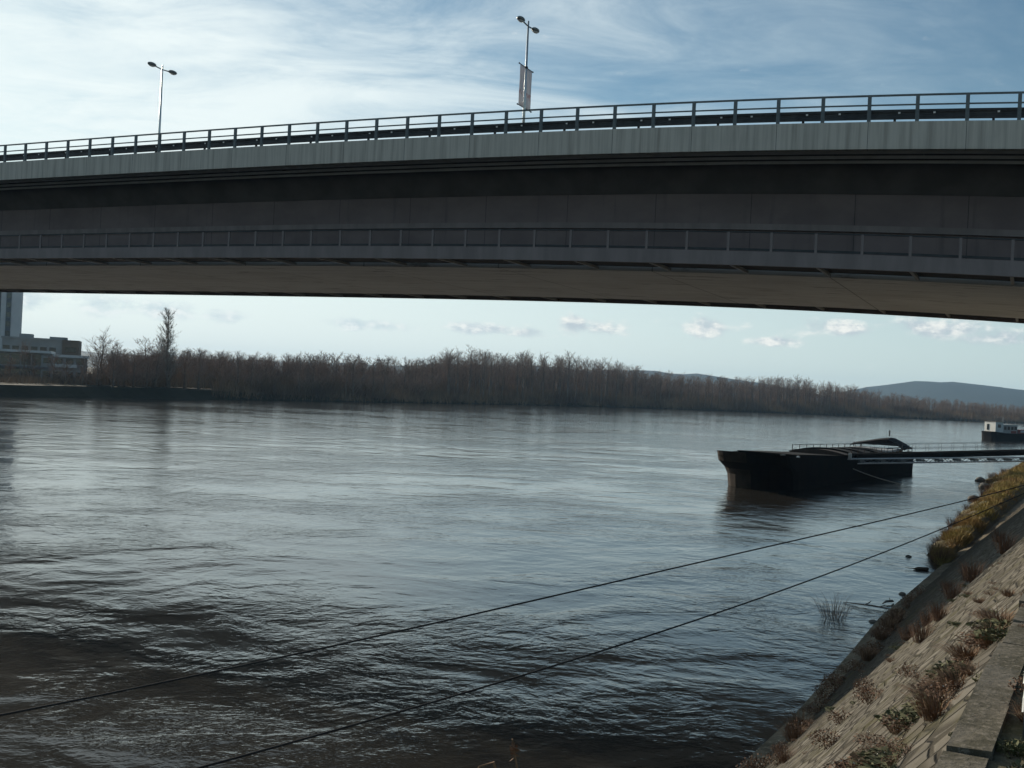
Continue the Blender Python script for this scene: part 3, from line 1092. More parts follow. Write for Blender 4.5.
bl = building('flat_roofed_block', 'grey flat-roofed block with a brown end bay across the river', (-.447 * 262, 262, 2.5), R(20))
MB().box(-9.5, 4.2, 0, 12, 0, 10.0).build('wall', 'block_wall', bl)
MB().box(4.203, 8.2, -.6, 12, 0, 10.3).build('end_bay', 'block_brown', bl)
MB().box(-9.7, 4.4, -.25, 12.2, 10.003, 10.45).build('roof', 'block_wall', bl)
MB().box(-6, -3, 3, 8, 10.453, 11.4).build('roof_plant', 'block_wall', bl)
MB().box(1, 5, 3, 8, 10.453, 11.0).build('roof_plant', 'block_wall', bl)
for z_ in (2.2, 5.0, 7.6):
    for xk in np.arange(-8.5, 4, 2.1):
        f_ = MB().box(xk - .75, xk + .75, -.06, -.003, z_ - .65, z_ + .65).build('window', 'window_dark', bl)
for z_ in (2.4, 5.2, 7.9):
    MB().box(4.9, 7.4, -.7, -.603, z_ - .6, z_ + .6).build('window', 'window_dark', bl)

lowb = building('riverside_pavilion', 'low riverside building with pale roof bands and dark glazed fronts', (-.468 * 238, 238, 2.4), R(18))
MB().box(-9, 5.6, 0, 9, 0, 6.6).build('wall', 'block_wall', lowb)
MB().box(-9.4, 6.2, -.9, 9.2, 6.603, 7.15).build('roof', 'roof_pale', lowb)
MB().box(-9.2, 5.8, -1.1, -.003, 3.1, 3.5).build('balcony', 'tower_strip', lowb)
for z_, h_ in ((1.5, 1.2), (5.0, 1.2)):
    for xk in np.arange(-7.8, 5.2, 2.2):
        MB().box(xk - .95, xk + .95, -.07, -.003, z_ - h_, z_ + h_).build('window', 'window_dark', lowb)
lw2 = building('terraced_block', 'low grey block with white parapet bands right of the riverside pavilion', (-.428 * 240, 240, 2.4), R(18))
MB().box(-4.6, 4.6, 0, 8, 0, 5.9).build('wall', 'block_wall', lw2)
MB().box(-2, 5.0, -.6, 8.2, 5.903, 6.5).build('parapet', 'roof_pale', lw2)
MB().box(-2, 3.0, -.8, -.003, 3.6, 4.3).build('balcony', 'roof_pale', lw2)
for xk in (-3.4, -1.0, 1.4, 3.6):
    MB().box(xk - .8, xk + .8, -.06, -.003, .8, 2.6).build('window', 'window_dark', lw2)
    MB().box(xk - .8, xk + .8, -.06, -.003, 4.4, 5.6).build('window', 'window_dark', lw2)
# shrubs in front of the buildings
GC = 'bare shrubs in front of the far buildings'
for r_, y_, h_ in ((-.478, 222, 4.0), (-.455, 224, 3.6), (-.437, 226, 4.6), (-.424, 226, 3.8), (-.408, 227, 4.2), (-.395, 229, 4.8), (-.375, 233, 4.4), (-.36, 236, 5.5), (-.348, 240, 6.0), (-.34, 244, 7.0), (-.335, 256, 8.5), (-.35, 258, 8.0)):
    t = plant_tree(r_ * y_, y_, 2.3, h_ * 1.3, 'bushy', 'low bare shrub in front of the buildings across the river', GC, None, 1.7)
    t.name = 'bare_shrub'

# ------------------------------------------------------------------ moored cargo barge
bg = thing('cargo_barge', 'long black cargo barge with hatch covers and domed stern roof, moored beyond the bridge', 'barge', (18.3, 79.4, 0), R(90 - 34))
# local x: bow (0) to stern (38); local y: positive to the left of travel bow->stern seen from above
BL = 39.3


def outline(x0, L, hb, xs_):
    o = [(xs_, -hb)]
    for i in range(13):
        ph = -math.pi / 2 + math.pi * i / 12
        o.append((x0 + L * (1 - math.cos(ph) ** .8 if abs(math.cos(ph)) > 1e-6 else 1.0) if True else 0, hb * math.sin(ph)))
    o.append((xs_, hb))
    return o


def sheer(x):
    return lerp_table(x, [(-3, 2.95), (0, 2.75), (2.2, 2.45), (8, 2.25), (20, 1.8), (38, 1.55)])


loops = []
for (x0, L, hb, zf) in ((1.6, 3.2, 2.5, lambda x: -.9), (.35, 2.9, 2.7, lambda x: .0), (.2, 2.8, 2.75, lambda x: 1.0), (.0, 2.4, 2.8, lambda x: 1.45),
                        (-.75, 1.7, 2.82, lambda x: min(2.0, sheer(x) - .25)), (-1.0, 1.5, 2.82, lambda x: sheer(x))):
    ol = outline(x0, L, hb, BL)
    # extra stations along the sides
    full = []
    for a_, b_ in zip(ol[:-1], ol[1:]):
        full.append(a_)
        if abs(a_[0] - b_[0]) > 10:
            for f in np.linspace(0, 1, 9)[1:-1]:
                full.append((a_[0] + (b_[0] - a_[0]) * f, a_[1] + (b_[1] - a_[1]) * f))
    full.append(ol[-1])
    loops.append([(x, y, zf(x)) for x, y in full])
hull, npt = MB(), len(loops[0])
for lp in loops:
    hull.v += lp
for j in range(len(loops) - 1):
    for i in range(npt - 1):
        hull.f.append((j * npt + i, (j + 1) * npt + i, (j + 1) * npt + i + 1, j * npt + i + 1))
    hull.f.append((j * npt, j * npt + npt - 1, (j + 1) * npt + npt - 1, (j + 1) * npt))
hull.build('hull', 'hull_black', bg)
# rusty plating on the stem below the flare, 4 mm proud
rs = MB()
half = npt // 2
for j in (1, 2, 3):
    for i in range(half, npt - 8):
        x_, y_, z_ = loops[j][i]
        rs.v.append((x_ - .012, y_, z_ if j > 1 else .02))
nn_ = npt - 8 - half
rs.f = [(j * nn_ + i, (j + 1) * nn_ + i, (j + 1) * nn_ + i + 1, j * nn_ + i + 1) for j in range(2) for i in range(nn_ - 1)]
rs.build('stem_plate', 'hull_rust', bg)
bw = MB()
for i in range(half, npt - 8):
    for j, zf in ((4, 1.0), (5, 1.0)):
        x_, y_, z_ = loops[j][i]
        bw.v.append((x_ - .012, y_ * 1.0, z_))
bw.f = [(2 * i, 2 * i + 1, 2 * i + 3, 2 * i + 2) for i in range(nn_ - 1)]
bw.build('bow_bulwark', 'hull_rust', bg)
dk = MB()
top = [(x, y, z - .35) for x, y, z in loops[-1]]
h_ = npt // 2
dk.v = top
dk.f = [(i, i + 1, npt - 2 - i, npt - 1 - i) for i in range(h_ - 1)]
dk.build('deck', 'hatch_dark', bg)
# coaming of the hold
cm_ = MB()
for i in range(13):
    x_ = 3.0 + i * 2.15
    for y_, z_ in ((-2.3, sheer(x_) - .37), (-2.3, sheer(x_) + .30), (2.3, sheer(x_) + .30), (2.3, sheer(x_) - .37)):
        cm_.v.append((x_, y_, z_))
cm_.f = [(i * 4 + k_, (i + 1) * 4 + k_, (i + 1) * 4 + (k_ + 1) % 4, i * 4 + (k_ + 1) % 4) for i in range(12) for k_ in range(4)] + [(3, 2, 1, 0), (48, 49, 50, 51)]
cm_.build('hold_coaming', 'hull_black', bg)
# telescoping hatch covers
for c in range(6):
    x0, x1 = 15.6 + c * 2.2, 15.6 + (c + 1) * 2.2 + .3
    hc = MB()
    lift = .16 * (c % 2) + .08
    for x_ in (x0, x1):
        for q in range(9):
            f = -1 + 2 * q / 8
            hc.v.append((x_, f * 2.5, sheer(x_) + .32 + lift + .34 * (1 - f * f)))
        for q in range(8, -1, -1):
            f = -1 + 2 * q / 8
            hc.v.append((x_, f * 2.4, sheer(x_) + .303))
    hc.f = [(k_, (k_ + 1) % 18, 18 + (k_ + 1) % 18, 18 + k_) for k_ in range(18)] + [(8 - k_ - 1, 8 - k_, 9 + k_, 10 + k_) for k_ in range(8)] + [(18 + 8 - k_, 18 + 7 - k_, 18 + 10 + k_, 18 + 9 + k_) for k_ in range(8)]
    hc.build('hatch_cover', 'hatch_brown' if c % 2 == 0 else 'hatch_dark', bg)
# stern house with whitish walls and a dark cambered roof
dh = MB().box(31.0, 36.8, -2.2, 2.2, sheer(32) - .36, 2.35).build('deckhouse', 'paint_greywhite', bg)
for x_ in (31.9, 33.1, 34.3, 35.4):
    MB().box(x_ - .3, x_ + .3, -2.24, -2.203, 1.75, 2.2).build('window', 'window_dark', dh)
MB().box(36.0, 36.5, -2.25, -2.203, 1.25, 2.25).build('door', 'paint_red', dh)
rf = MB()
cp = [(2.75, 2.70), (2.1, 2.84), (1.3, 3.02), (.4, 3.22), (-.4, 3.36), (-1.0, 3.42), (-1.5, 3.2), (-2.1, 2.9), (-2.7, 2.5)]
ncp = len(cp)
for x_, dz in ((34.4, -.12), (36.0, .04), (37.6, -.06)):
    rf.v += [(x_ + 1.0, y_, z_ + dz) for y_, z_ in cp] + [(x_ + 1.0, y_, min(z_ + dz - .13, 2.66)) for y_, z_ in reversed(cp)]
rf.f = [(i * 2 * ncp + k_, i * 2 * ncp + (k_ + 1) % (2 * ncp), (i + 1) * 2 * ncp + (k_ + 1) % (2 * ncp), (i + 1) * 2 * ncp + k_) for i in range(2) for k_ in range(2 * ncp)]
for b0, fl in ((0, False), (4 * ncp, True)):
    for k_ in range(ncp - 1):
        q = (b0 + k_, b0 + k_ + 1, b0 + 2 * ncp - 2 - k_, b0 + 2 * ncp - 1 - k_)
        rf.f.append(q[::-1] if fl else q)
rf.build('curved_canopy', 'hatch_dark', bg)
pm_ = MB().tube([(0, 0, 0), (0, 0, 1.55)], .05, 6).mesh('canopy_post', 'dark_steel')
for x_ in (35.6, 38.4):
    for y_ in (-2.45, 2.45):
        o = link('canopy_post', pm_, bg)
        o.location = (x_, y_, sheer(x_) - .33)
MB().tube([(36.9, -.8, 3.6), (36.9, -.8, 4.2)], .07, 6).build('vent_pipe', 'dark_steel', bg)
rl = MB()
for y_ in (-2.65, 2.65):
    for z_ in (.55, 1.0):
        rl.tube([(x_, y_, sheer(x_) - .0 + z_) for x_ in np.linspace(17, 38.9, 10)], .025, 4)
    for x_ in np.linspace(17, 38.9, 12):
        rl.tube([(x_, y_, sheer(x_) - .1), (x_, y_, sheer(x_) + 1.0)], .03, 4)
rl.build('railing', 'hull_rust', bg)
bo_me = MB().tube([(-.16, 0, 0), (-.16, 0, .5)], .12, 8).tube([(.30, 0, 0), (.30, 0, .5)], .12, 8).box(-.4, .55, -.2, .2, -.04, .05).mesh('bollard', 'rail_steel')
for x_, y_ in ((1.6, -1.9), (1.6, 1.9), (24.8, -2.6), (38.7, -2.4), (38.7, 2.4)):
    o = link('bollard', bo_me, bg)
    o.location = (x_, y_, sheer(x_) - .31)
MB().ellipsoid((3.1, -2.6, 2.55), (.15, .15, .1), 8, 5).build('navigation_light', 'reflector_white', bg)
MB().box(16.6, 16.8, -2.75, -2.5, 1.8, 2.5).build('fender_post', 'paint_greywhite', bg)

# gangway and mooring boom from the barge to the bank
def spanned(name, label, cat, a, b):
    a, b = Vector(a), Vector(b)
    o = bpy.data.objects.new(name, None)
    COL.objects.link(o)
    o.location = a
    dv = b - a
    o.rotation_euler = dv.to_track_quat('X', 'Z').to_euler()
    tag(o, label, cat)
    return o, dv.length


gw, Lg = spanned('gangway', 'long dark gangway with handrails running from the barge to the bank', 'gangway', (30.6, 94.2, 2.1), (67.0, 121.0, 2.75))
MB().box(0, Lg, -.62, -.45, -.30, .22).box(0, Lg, .45, .62, -.30, .22).build('girder', 'hull_black', gw)
MB().box(0, Lg, -.448, .448, .02, .08).build('walk_deck', 'wood_wet', gw)
for y_ in (-.53, .53):
    hr = MB()
    for z_ in (.62, 1.05):
        hr.tube([(0, y_, z_), (Lg, y_, z_)], .016, 4)
    for x_ in np.arange(0, Lg + .1, 2.2):
        hr.tube([(x_, y_, .223), (x_, y_, 1.05)], .016, 4)
    hr.build('handrail', 'dark_steel', gw)
bm2, Lb = spanned('mooring_boom', 'pale lattice boom below the gangway, holding the barge off the bank', 'boom', (28.9, 92.0, 1.72), (64.0, 116.5, 1.95))
for z_, mt in ((.20, 'paint_greywhite'), (-.20, 'conduit_grey')):
    MB().tube([(0, -.2, z_), (Lb, -.2, z_)], .055, 6).tube([(0, .2, z_), (Lb, .2, z_)], .055, 6).build('chord', mt, bm2)
la = MB()
for i, x_ in enumerate(np.arange(0, Lb - 1.0, 1.0)):
    for y_ in (-.2, .2):
        la.tube([(x_, y_, -.2 if i % 2 else .2), (x_ + 1.0, y_, .2 if i % 2 else -.2)], .03, 4, False)
    if i % 3 == 0:
        la.box(x_ - .35, x_ + .35, -.26, .26, -.08, .10)
la.build('lattice', 'rail_steel', bm2)
MB().tube([(0, 0, -.5), (0, 0, .7)], .16, 8).build('pivot_post', 'dark_steel', bm2)


# mooring cables over the water
def cable(name, label, pts, r, mat='rope', n=48):
    P = np.array(pts, float)
    s_ = np.r_[0, np.cumsum(np.linalg.norm(np.diff(P, axis=0), axis=1))]
    q = np.linspace(0, s_[-1], n)
    # smooth (Catmull-like) through the given points
    from numpy.polynomial import polynomial as Pn
    co = [np.polyfit(s_, P[:, c], min(5, len(P) - 1)) for c in range(3)]
    pp = [tuple(np.polyval(co[c], v_) for c in range(3)) for v_ in q]
    return tag(MB().tube(pp, r, 6).build(name, mat, None, True), label, 'mooring cable')


cable('mooring_cable', 'upper of the two dark mooring cables slung over the water to the bank',
      [(-12.3, 13.0, 1.25), (-8.66, 16.4, 1.21), (-8.02, 17.0, 1.24), (-5.48, 19.35, 1.41), (-2.14, 22.46, 1.65), (2.49, 26.75, 2.01), (9.3, 33.08, 2.57), (19.27, 42.34, 3.5), (22.13, 45.0, 3.79), (27.87, 50.34, 4.43), (29.6, 52.0, 4.7)], .021)
cable('mooring_cable', 'lower of the two dark mooring cables, sagging nearest to the camera',
      [(-8.3, 10.2, 1.45), (-5.17, 13.86, 1.33), (-4.18, 15.0, 1.32), (-1.64, 17.97, 1.32), (2.15, 22.41, 1.43), (8.43, 29.75, 1.77), (13.4, 35.58, 2.19), (23.13, 47.0, 3.29), (31.37, 56.69, 4.32), (33.2, 58.8, 4.6)], .021)
for (x_, y_), lb in (((-12.4, 12.9), 'rusty steel mooring pile farther out in the river'), ((-8.4, 10.1), 'rusty steel mooring pile nearer the paved bank')):
    t = thing('mooring_pile', lb, 'mooring pile', (x_, y_, 0))
    MB().tube([(0, 0, -2), (0, 0, 1.7)], .22, 12).build('pile', 'hull_rust', t, True)
    MB().tube([(0, 0, 1.703), (0, 0, 1.8)], .27, 12).build('cap', 'dark_steel', t)
for (x_, y_), lb in (((29.75, 52.1), 'iron bollard on the bank holding the upper cable'), ((33.3, 58.95), 'iron bollard on the bank holding the lower cable')):
    t = thing('mooring_bollard', lb, 'bollard', (x_, y_, 4.1))
    MB().tube([(0, 0, 0), (0, 0, .7)], [.2, .17], 12).build('stem', 'dark_steel', t, True)
    MB().ellipsoid((0, 0, .75), (.27, .27, .14), 12, 6).build('head', 'dark_steel', t, True)
cable('mooring_rope', 'pale slack rope hanging from the barge side into the water',
      [(29.0, 92.6, 1.75), (30.2, 92.2, 1.15), (31.8, 92.0, .6), (33.4, 92.0, .2), (34.8, 92.2, -.05)], .045, 'rope_pale', 20)

# ------------------------------------------------------------------ small boats at the right
wb = thing('work_boat', 'small dark-hulled boat with a sunlit white cabin, moored far right', 'boat', (105.6, 228.2, 0), R(90 - 65))
hb = MB()
st = [(-.5, 1.2, 2.0, .9), (0, 1.9, 2.0, 1.75), (2.5, 1.95, 1.75, 1.8), (6, 1.95, 1.7, 1.8), (11, 1.9, 1.75, 1.8), (13.0, 1.4, 1.9, 1.2)]
for x_, hd, zd, hw in st:
    hb.v += [(x_ + (.25 if x_ < 0 else 0), -hw + 1.9, -.5), (x_, -hd + 1.9, zd), (x_, hd + 1.9, zd), (x_ + (.25 if x_ < 0 else 0), hw + 1.9, -.5)]
hb.f = [(i * 4 + k_, (i + 1) * 4 + k_, (i + 1) * 4 + (k_ + 1) % 4, i * 4 + (k_ + 1) % 4) for i in range(5) for k_ in range(4)] + [(3, 2, 1, 0), (20, 21, 22, 23)]
hb.build('hull', 'hull_black', wb)
MB().box(-.75, -.53, .62, 3.2, 1.62, 1.98).build('rubbing_strake', 'hull_black', wb)
cb = MB().box(.35, 2.7, .45, 3.35, 1.9, 4.1).build('cabin', 'paint_greywhite', wb)  # sides greyer than the front, their shade put into the paint
MB().box(.30, .347, .45, 3.35, 1.9, 4.1).build('sunlit_front', 'paint_white', cb)  # whiter skin; the sunlit look of the front is put into the paint
MB().box(.25, .297, 2.15, 2.7, 2.3, 3.6).build('door', 'window_dark', cb)
MB().box(.2, 2.85, .3, 3.5, 4.103, 4.22).build('cabin_roof', 'block_brown', cb)
MB().box(1.0, 1.9, .40, .447, 2.9, 3.6).build('window', 'window_dark', cb)
ah = MB().box(2.703, 7.2, .55, 3.25, 1.72, 3.5).build('after_house', 'block_wall', wb)
MB().box(2.72, 7.4, .4, 3.4, 3.503, 3.62).build('house_roof', 'paint_greywhite', ah)
for x_ in (3.4, 4.5, 5.6, 6.6):
    MB().box(x_ - .35, x_ + .35, .50, .547, 2.5, 3.2).build('window', 'window_dark', ah)
MB().box(5.2, 6.9, .50, .546, 1.75, 2.3).build('red_panel', 'paint_red', ah)
MB().box(7.6, 11.5, .7, 3.1, 1.75, 2.6).build('engine_casing', 'paint_red', wb)
MB().box(8.4, 9.8, .64, .697, 2.0, 2.45).build('name_board', 'paint_greywhite', wb)
MB().tube([(4.2, 1.9, 3.6), (4.2, 1.9, 5.2)], .04, 5).build('mast', 'galvanised', wb)
pb = thing('passenger_boat', 'white and pale aqua passenger boat cut off by the right edge of the photo', 'boat', (123.0, 245.6, 0), R(90 - 58))
ph_ = MB()
for x_, hd, zd, hw in [(-1.0, .3, 1.7, .15), (1.5, 1.8, 1.5, 1.4), (5, 2.3, 1.4, 2.1), (24, 2.3, 1.3, 2.1), (26, 2.0, 1.4, 1.7)]:
    ph_.v += [(x_ + .3, -hw, -.5), (x_, -hd, zd), (x_, hd, zd), (x_ + .3, hw, -.5)]
ph_.f = [(i * 4 + k_, (i + 1) * 4 + k_, (i + 1) * 4 + (k_ + 1) % 4, i * 4 + (k_ + 1) % 4) for i in range(4) for k_ in range(4)] + [(3, 2, 1, 0), (16, 17, 18, 19)]
ph_.build('hull', 'hull_black', pb)
sl = MB().box(.2, 24, -1.9, 1.9, 1.3, 3.6).build('saloon', 'paint_aqua', pb)
for x_ in np.arange(1.5, 23, 1.7):
    MB().box(x_ - .6, x_ + .6, -1.95, -1.903, 2.2, 3.1).build('window', 'window_dark', sl)
MB().box(-.1, 24.2, -2.1, 2.1, 3.603, 3.75).build('upper_deck', 'paint_white', pb)
wh = MB().box(.6, 5, -1.4, 1.4, 3.753, 5.4).build('wheelhouse', 'paint_white', pb)
MB().box(.55, .597, -1.2, 1.2, 4.4, 5.1).build('window', 'window_dark', wh)

# ------------------------------------------------------------------ plants on the near bank
def blades(n, r, h, w_, lean, seed, mat_leaf=None, flat=False):
    rng = random.Random(seed)
    m = MB()
    for _ in range(n):
        a_ = rng.uniform(0, 6.28)
        rr = r * .35 * math.sqrt(rng.random())
        p = Vector((math.cos(a_) * rr, math.sin(a_) * rr, -.02))
        b_ = a_ + rng.uniform(-.7, .7)
        ln = h * rng.uniform(.5, 1)
        out = Vector((math.cos(b_), math.sin(b_), 0)) * r * rng.uniform(.2, 1) * lean
        mid = p + out * .45 + Vector((0, 0, ln * .65))
        e = p + out + Vector((0, 0, ln * rng.uniform(.75, 1)))
        sd_ = Vector((-math.sin(b_), math.cos(b_), 0)) * w_
        m.add([p - sd_, p + sd_, mid + sd_ * .8, mid - sd_ * .8, e], [(0, 1, 2, 3), (3, 2, 4)])
    return m


def leaves(n, r, h, size, seed):
    rng = random.Random(seed)
    m = MB()
    for _ in range(n):
        a_ = rng.uniform(0, 6.28)
        rr = r * math.sqrt(rng.random())
        z = h * rng.random() * (1.1 - rr / r * .6)
        c = Vector((math.cos(a_) * rr, math.sin(a_) * rr, z))
        u_ = Vector((rng.uniform(-1, 1), rng.uniform(-1, 1), rng.uniform(-.4, .8))).normalized()
        v_ = u_.cross(Vector((rng.uniform(-1, 1), rng.uniform(-1, 1), rng.uniform(-1, 1)))).normalized()
        s_ = size * rng.uniform(.5, 1.2)
        m.add([c - u_ * s_, c + v_ * s_ * .5, c + u_ * s_, c - v_ * s_ * .5], [(0, 1, 2, 3)])
    return m


def two_tone(a_, b_, name, ma, mb_):
    na = len(a_.f)
    a_.add(b_.v, b_.f)
    me = a_.mesh(name, ma)
    me.materials.append(MATS[mb_])
    me.polygons.foreach_set('material_index', [0] * na + [1] * (len(me.polygons) - na))
    return me


PL = {'russet': [], 'dry': [], 'green': [], 'shrub': []}
for k_ in range(4):
    PL['russet'].append([('stems', blades(26, .30, .36, .004, .9, 40 + k_).mesh('stems', 'weed_dry')),
                         ('leaves', two_tone(leaves(300, .27, .30, .026, 50 + k_), leaves(26, .25, .42, .014, 60 + k_), 'leaves', 'weed_red', 'seed_white'))])
    PL['dry'].append([('blades', blades(130, .42, .42, .006, 1.0, 70 + k_).mesh('blades', 'weed_dry')),
                      ('stems', blades(50, .40, .38, .005, 1.0, 80 + k_).mesh('stems', 'weed_red'))])
    PL['green'].append([('leaves', leaves(150, .25, .14, .045, 90 + k_).mesh('leaves', 'weed_green')),
                        ('blades', blades(50, .28, .20, .007, .9, 95 + k_).mesh('blades', 'weed_green'))])
    PL['shrub'].append([('twigs', two_tone(blades(150, .75, .95, .007, .9, 110 + k_), leaves(130, .6, .85, .026, 120 + k_), 'twigs', 'weed_red', 'weed_dry'))])
NM = {'russet': ('russet_weed', 'russet dried weed with pale seed heads rooted in the stone slope', 'weed', 'russet weeds on the stone slope'),
      'dry': ('dry_grass_tuft', 'tuft of dry tan grass growing from the stone slope', 'grass tuft', 'dry grass tufts on the stone slope'),
      'green': ('green_weed', 'low green leafy weed growing beside the stone kerb', 'weed', 'green weeds by the kerb'),
      'shrub': ('slope_shrub', 'leafless reddish shrub growing high on the shaded stone slope', 'shrub', 'reddish shrubs on the shaded slope')}


def on_slope(s_, q):
    x_ = -0.647 + .5 * s_ + .866 * q
    y_ = .866 * s_ - .5 * q
    z_ = slope_z(q, y_) if q < 0 else SL + .02
    return x_, y_, z_


def plant(kind, s_, q, sc=1.0, up=.35):
    sc *= .8 if kind != "green" else 1
    x_, y_, z_ = on_slope(s_, q)
    nm, lb, ct, gp = NM[kind]
    t = thing(nm, lb, ct, (x_, y_, z_), random.uniform(0, 6.28), gp)
    t.scale = (sc, sc, sc * random.uniform(.85, 1.15))
    for pn, me in random.choice(PL[kind]):
        link(pn, me, t)
    return t


rg = random.Random(5)
# low patches by the kerb, lower right of the picture
for (cs, cq, rs_, rq, n_r, n_d, n_g) in ((6.0, -1.35, .8, .5, 46, 6, 12), (7.1, -.8, .7, .35, 40, 5, 14), (8.3, -.45, .8, .25, 12, 12, 12), (7.0, -1.9, .6, .25, 12, 2, 3), (9.6, -.3, .9, .15, 5, 7, 6), (5.2, -.8, .5, .4, 20, 3, 8)):
    for kd, cnt in (('russet', n_r), ('dry', n_d), ('green', n_g)):
        for _ in range(cnt):
            t = plant(kd, cs + rg.gauss(0, rs_ * .6), min(-.12, cq + rg.gauss(0, rq * .6)), rg.uniform(.4, .95))
            t.scale = (t.scale[0], t.scale[1], t.scale[2] * rg.uniform(.35, .7))
for _ in range(70):
    t = plant(rg.choice(('green', 'russet', 'dry')), rg.uniform(4.2, 13), rg.uniform(.15, .5), rg.uniform(.25, .55))
for _ in range(26):
    plant(rg.choice(('green', 'russet', 'dry')), rg.uniform(5, 13), rg.uniform(-.10, .14), rg.uniform(.15, .35))
# along the middle of the slope
for s_, q, sc, kd in ((9.5, -2.4, .7, 'russet'), (10.2, -2.2, .8, 'russet'), (12, -2.0, .9, 'russet'), (13.2, -1.8, .8, 'russet'), (14.0, -2.3, .8, 'russet'),
                      (11, -3.2, .8, 'russet'), (15.0, -2.2, .9, 'russet'), (8.4, -3.0, .9, 'russet'), (9, -3.8, .9, 'russet'), (11.6, -3.9, .8, 'dry'), (13, -3.4, .8, 'russet'),
                      (8, -3.9, 1.0, 'russet'), (7.4, -3.3, .9, 'russet'), (12.6, -1.3, .7, 'russet'), (17, -2.6, .8, 'russet'), (16, -3.6, .9, 'russet')):
    plant(kd, s_, q, sc)
for s_, q, sc in ((20, -2.0, .6), (17.5, -1.9, .55), (24, -1.9, .7), (25.0, -1.4, .7), (22, -2.8, .5), (21, -2.3, .5), (15.2, -3.3, .4), (33, -2.2, .7), (38, -1.4, .8), (26, -2.2, .6), (23.4, -2.2, .6), (29, -3, .5)):
    plant('shrub', s_, q, sc)
for _ in range(46):
    s_, q = rg.uniform(6, 24), rg.uniform(-4.2, -.3)
    t = plant(rg.choice(('russet', 'russet', 'dry', 'green')), s_, q, rg.uniform(.2, .5))
    t.scale = (t.scale[0] * 1.3, t.scale[1] * 1.3, t.scale[2] * .6)
# fringe along the foot of the slope
for _ in range(60):
    s_ = rg.uniform(11, 38)
    plant('russet' if rg.random() < .75 else 'dry', s_, foot_q(.866 * s_) + rg.uniform(.05, 1.0), rg.uniform(.6, 1.4))

# tall dry stalk whose tip reaches into the bottom of the picture
tsx, tsy, tsz = on_slope(3.1, -1.35)
ds = thing('dry_stalk', 'tall dry weed stalk poking up at the bottom edge in front of the water', 'weed', (.10, 3.0, slope_z(-.86, 3)))
hz = 5.99 - slope_z(-.86, 3)
MB().tube([(.02, 0, -.05), (.01, 0, hz * .5), (0, 0, hz * .85), (-.05, 0, hz)], [.006, .005, .004, .0025], 5).build('stem', 'weed_dry', ds)
MB().tube([(0, 0, hz * .4), (-.05, 0, hz * .85), (-.10, 0, hz * .955), (-.14, 0, hz * .945), (-.155, 0, hz * .925)], [.003, .004, .004, .003, .0015], 5).build('leaf', 'weed_dry', ds)
MB().add(leaves(14, .012, .07, .012, 3).v, leaves(14, .012, .07, .012, 3).f).build('seed_head', 'weed_red', ds, loc=(-.045, 0, hz - .06))

# grass of the berm: countless blades, one stuff object
n = 30000
yy = 45.4 + (RNG.random(n) ** 1.6) * 95
xl = np.interp(yy, [a_ for a_, _ in BW], [b_ for _, b_ in BW])
xr = (.5 * yy - .56 - 5.75) / .866
f = RNG.random(n)
xx = xl + .1 + (xr - xl - .1) * f
ok = (xr - xl) > .25
cl = np.sin(xx * 1.7) + np.sin(yy * 1.1) + np.sin(xx * .6 + yy * .7)
hh = RNG.uniform(.12, .34, n) * (1 + .35 * cl) + .05
zb = -.12 + .75 * np.minimum(1, f * 2.2) ** .6 * np.minimum(1, (xr - xl) / 3) * np.where(f < .75, 1, 1 - .8 * (f - .75) / .25) - .03
an = RNG.uniform(0, 6.28, n)
wd = RNG.uniform(.015, .04, n)
lx, ly = RNG.normal(0, .45, n) * hh, RNG.normal(0, .45, n) * hh
v = np.empty((n, 3, 3))
v[:, 0] = np.c_[xx - np.cos(an) * wd, yy - np.sin(an) * wd, zb]
v[:, 1] = np.c_[xx + np.cos(an) * wd, yy + np.sin(an) * wd, zb]
v[:, 2] = np.c_[xx + lx, yy + ly, zb + hh]
v = v[ok]
tag(link('berm_grass', np_mesh('berm_grass', v.reshape(-1, 3), 3, np.arange(len(v) * 3), 'grass_mix')), 'yellow-green and russet grass covering the low berm by the water', 'grass', None, 'stuff')
GW = 'reddish shoots fringing the berm'
for y_ in (46.5, 48, 50, 53, 56.5, 60, 65, 70, 76, 83, 90, 97, 104, 112):
    x_ = lerp_table(y_, BW)
    t = thing('berm_shrub', 'leafless reddish shrub at the water edge of the grassy berm', 'shrub', (x_ + .1, y_, .0), rg.uniform(0, 6), GW)
    t.scale = (1, 1, rg.uniform(.7, 1.2))
    for pn, me in random.choice(PL['shrub']):
        link(pn, me, t)

# half drowned willow bush and drifting wood
wbm = blades(120, 1.0, 1.0, .005, 1.1, 201)
ws = thing('drowned_willow', 'leafless twiggy bush standing in the river near the bank', 'bush', (10.75, 33.9, -.05))
wbm.build('twigs', 'twig', ws)
blades(14, .6, .7, .008, .8, 203).build('stems', 'bark', ws)
lg = thing('driftwood_branch', 'forked driftwood branch lying in the water by the bush', 'driftwood', (12.6, 35.9, .03), R(-28))
lg.scale = (.62, .62, .62)
MB().tube([(-1.5, .35, -.02), (-.7, .1, .04), (.1, 0, .07), (.9, -.12, .05), (1.3, -.3, 0)], [.015, .035, .045, .035, .015], 7).build('limb', 'wood_wet', lg, True)
MB().tube([(-.3, 0, .05), (-.1, .35, .16), (-.05, .6, .22)], [.05, .035, .015], 6).tube([(.5, -.05, .06), (.75, .25, .16)], [.045, .015], 6).build('side_shoots', 'rope_pale', lg, True)
lg2 = thing('driftwood_stump', 'knobbly pale driftwood stump between bush and bank', 'driftwood', (13.55, 36.75, .04), R(40))
lg2.scale = (.7, .7, .7)
MB().tube([(-.6, 0, .0), (-.2, .05, .07), (.2, -.04, .07), (.5, .04, .0)], [.025, .06, .07, .03], 8).build('limb', 'rope_pale', lg2, True)
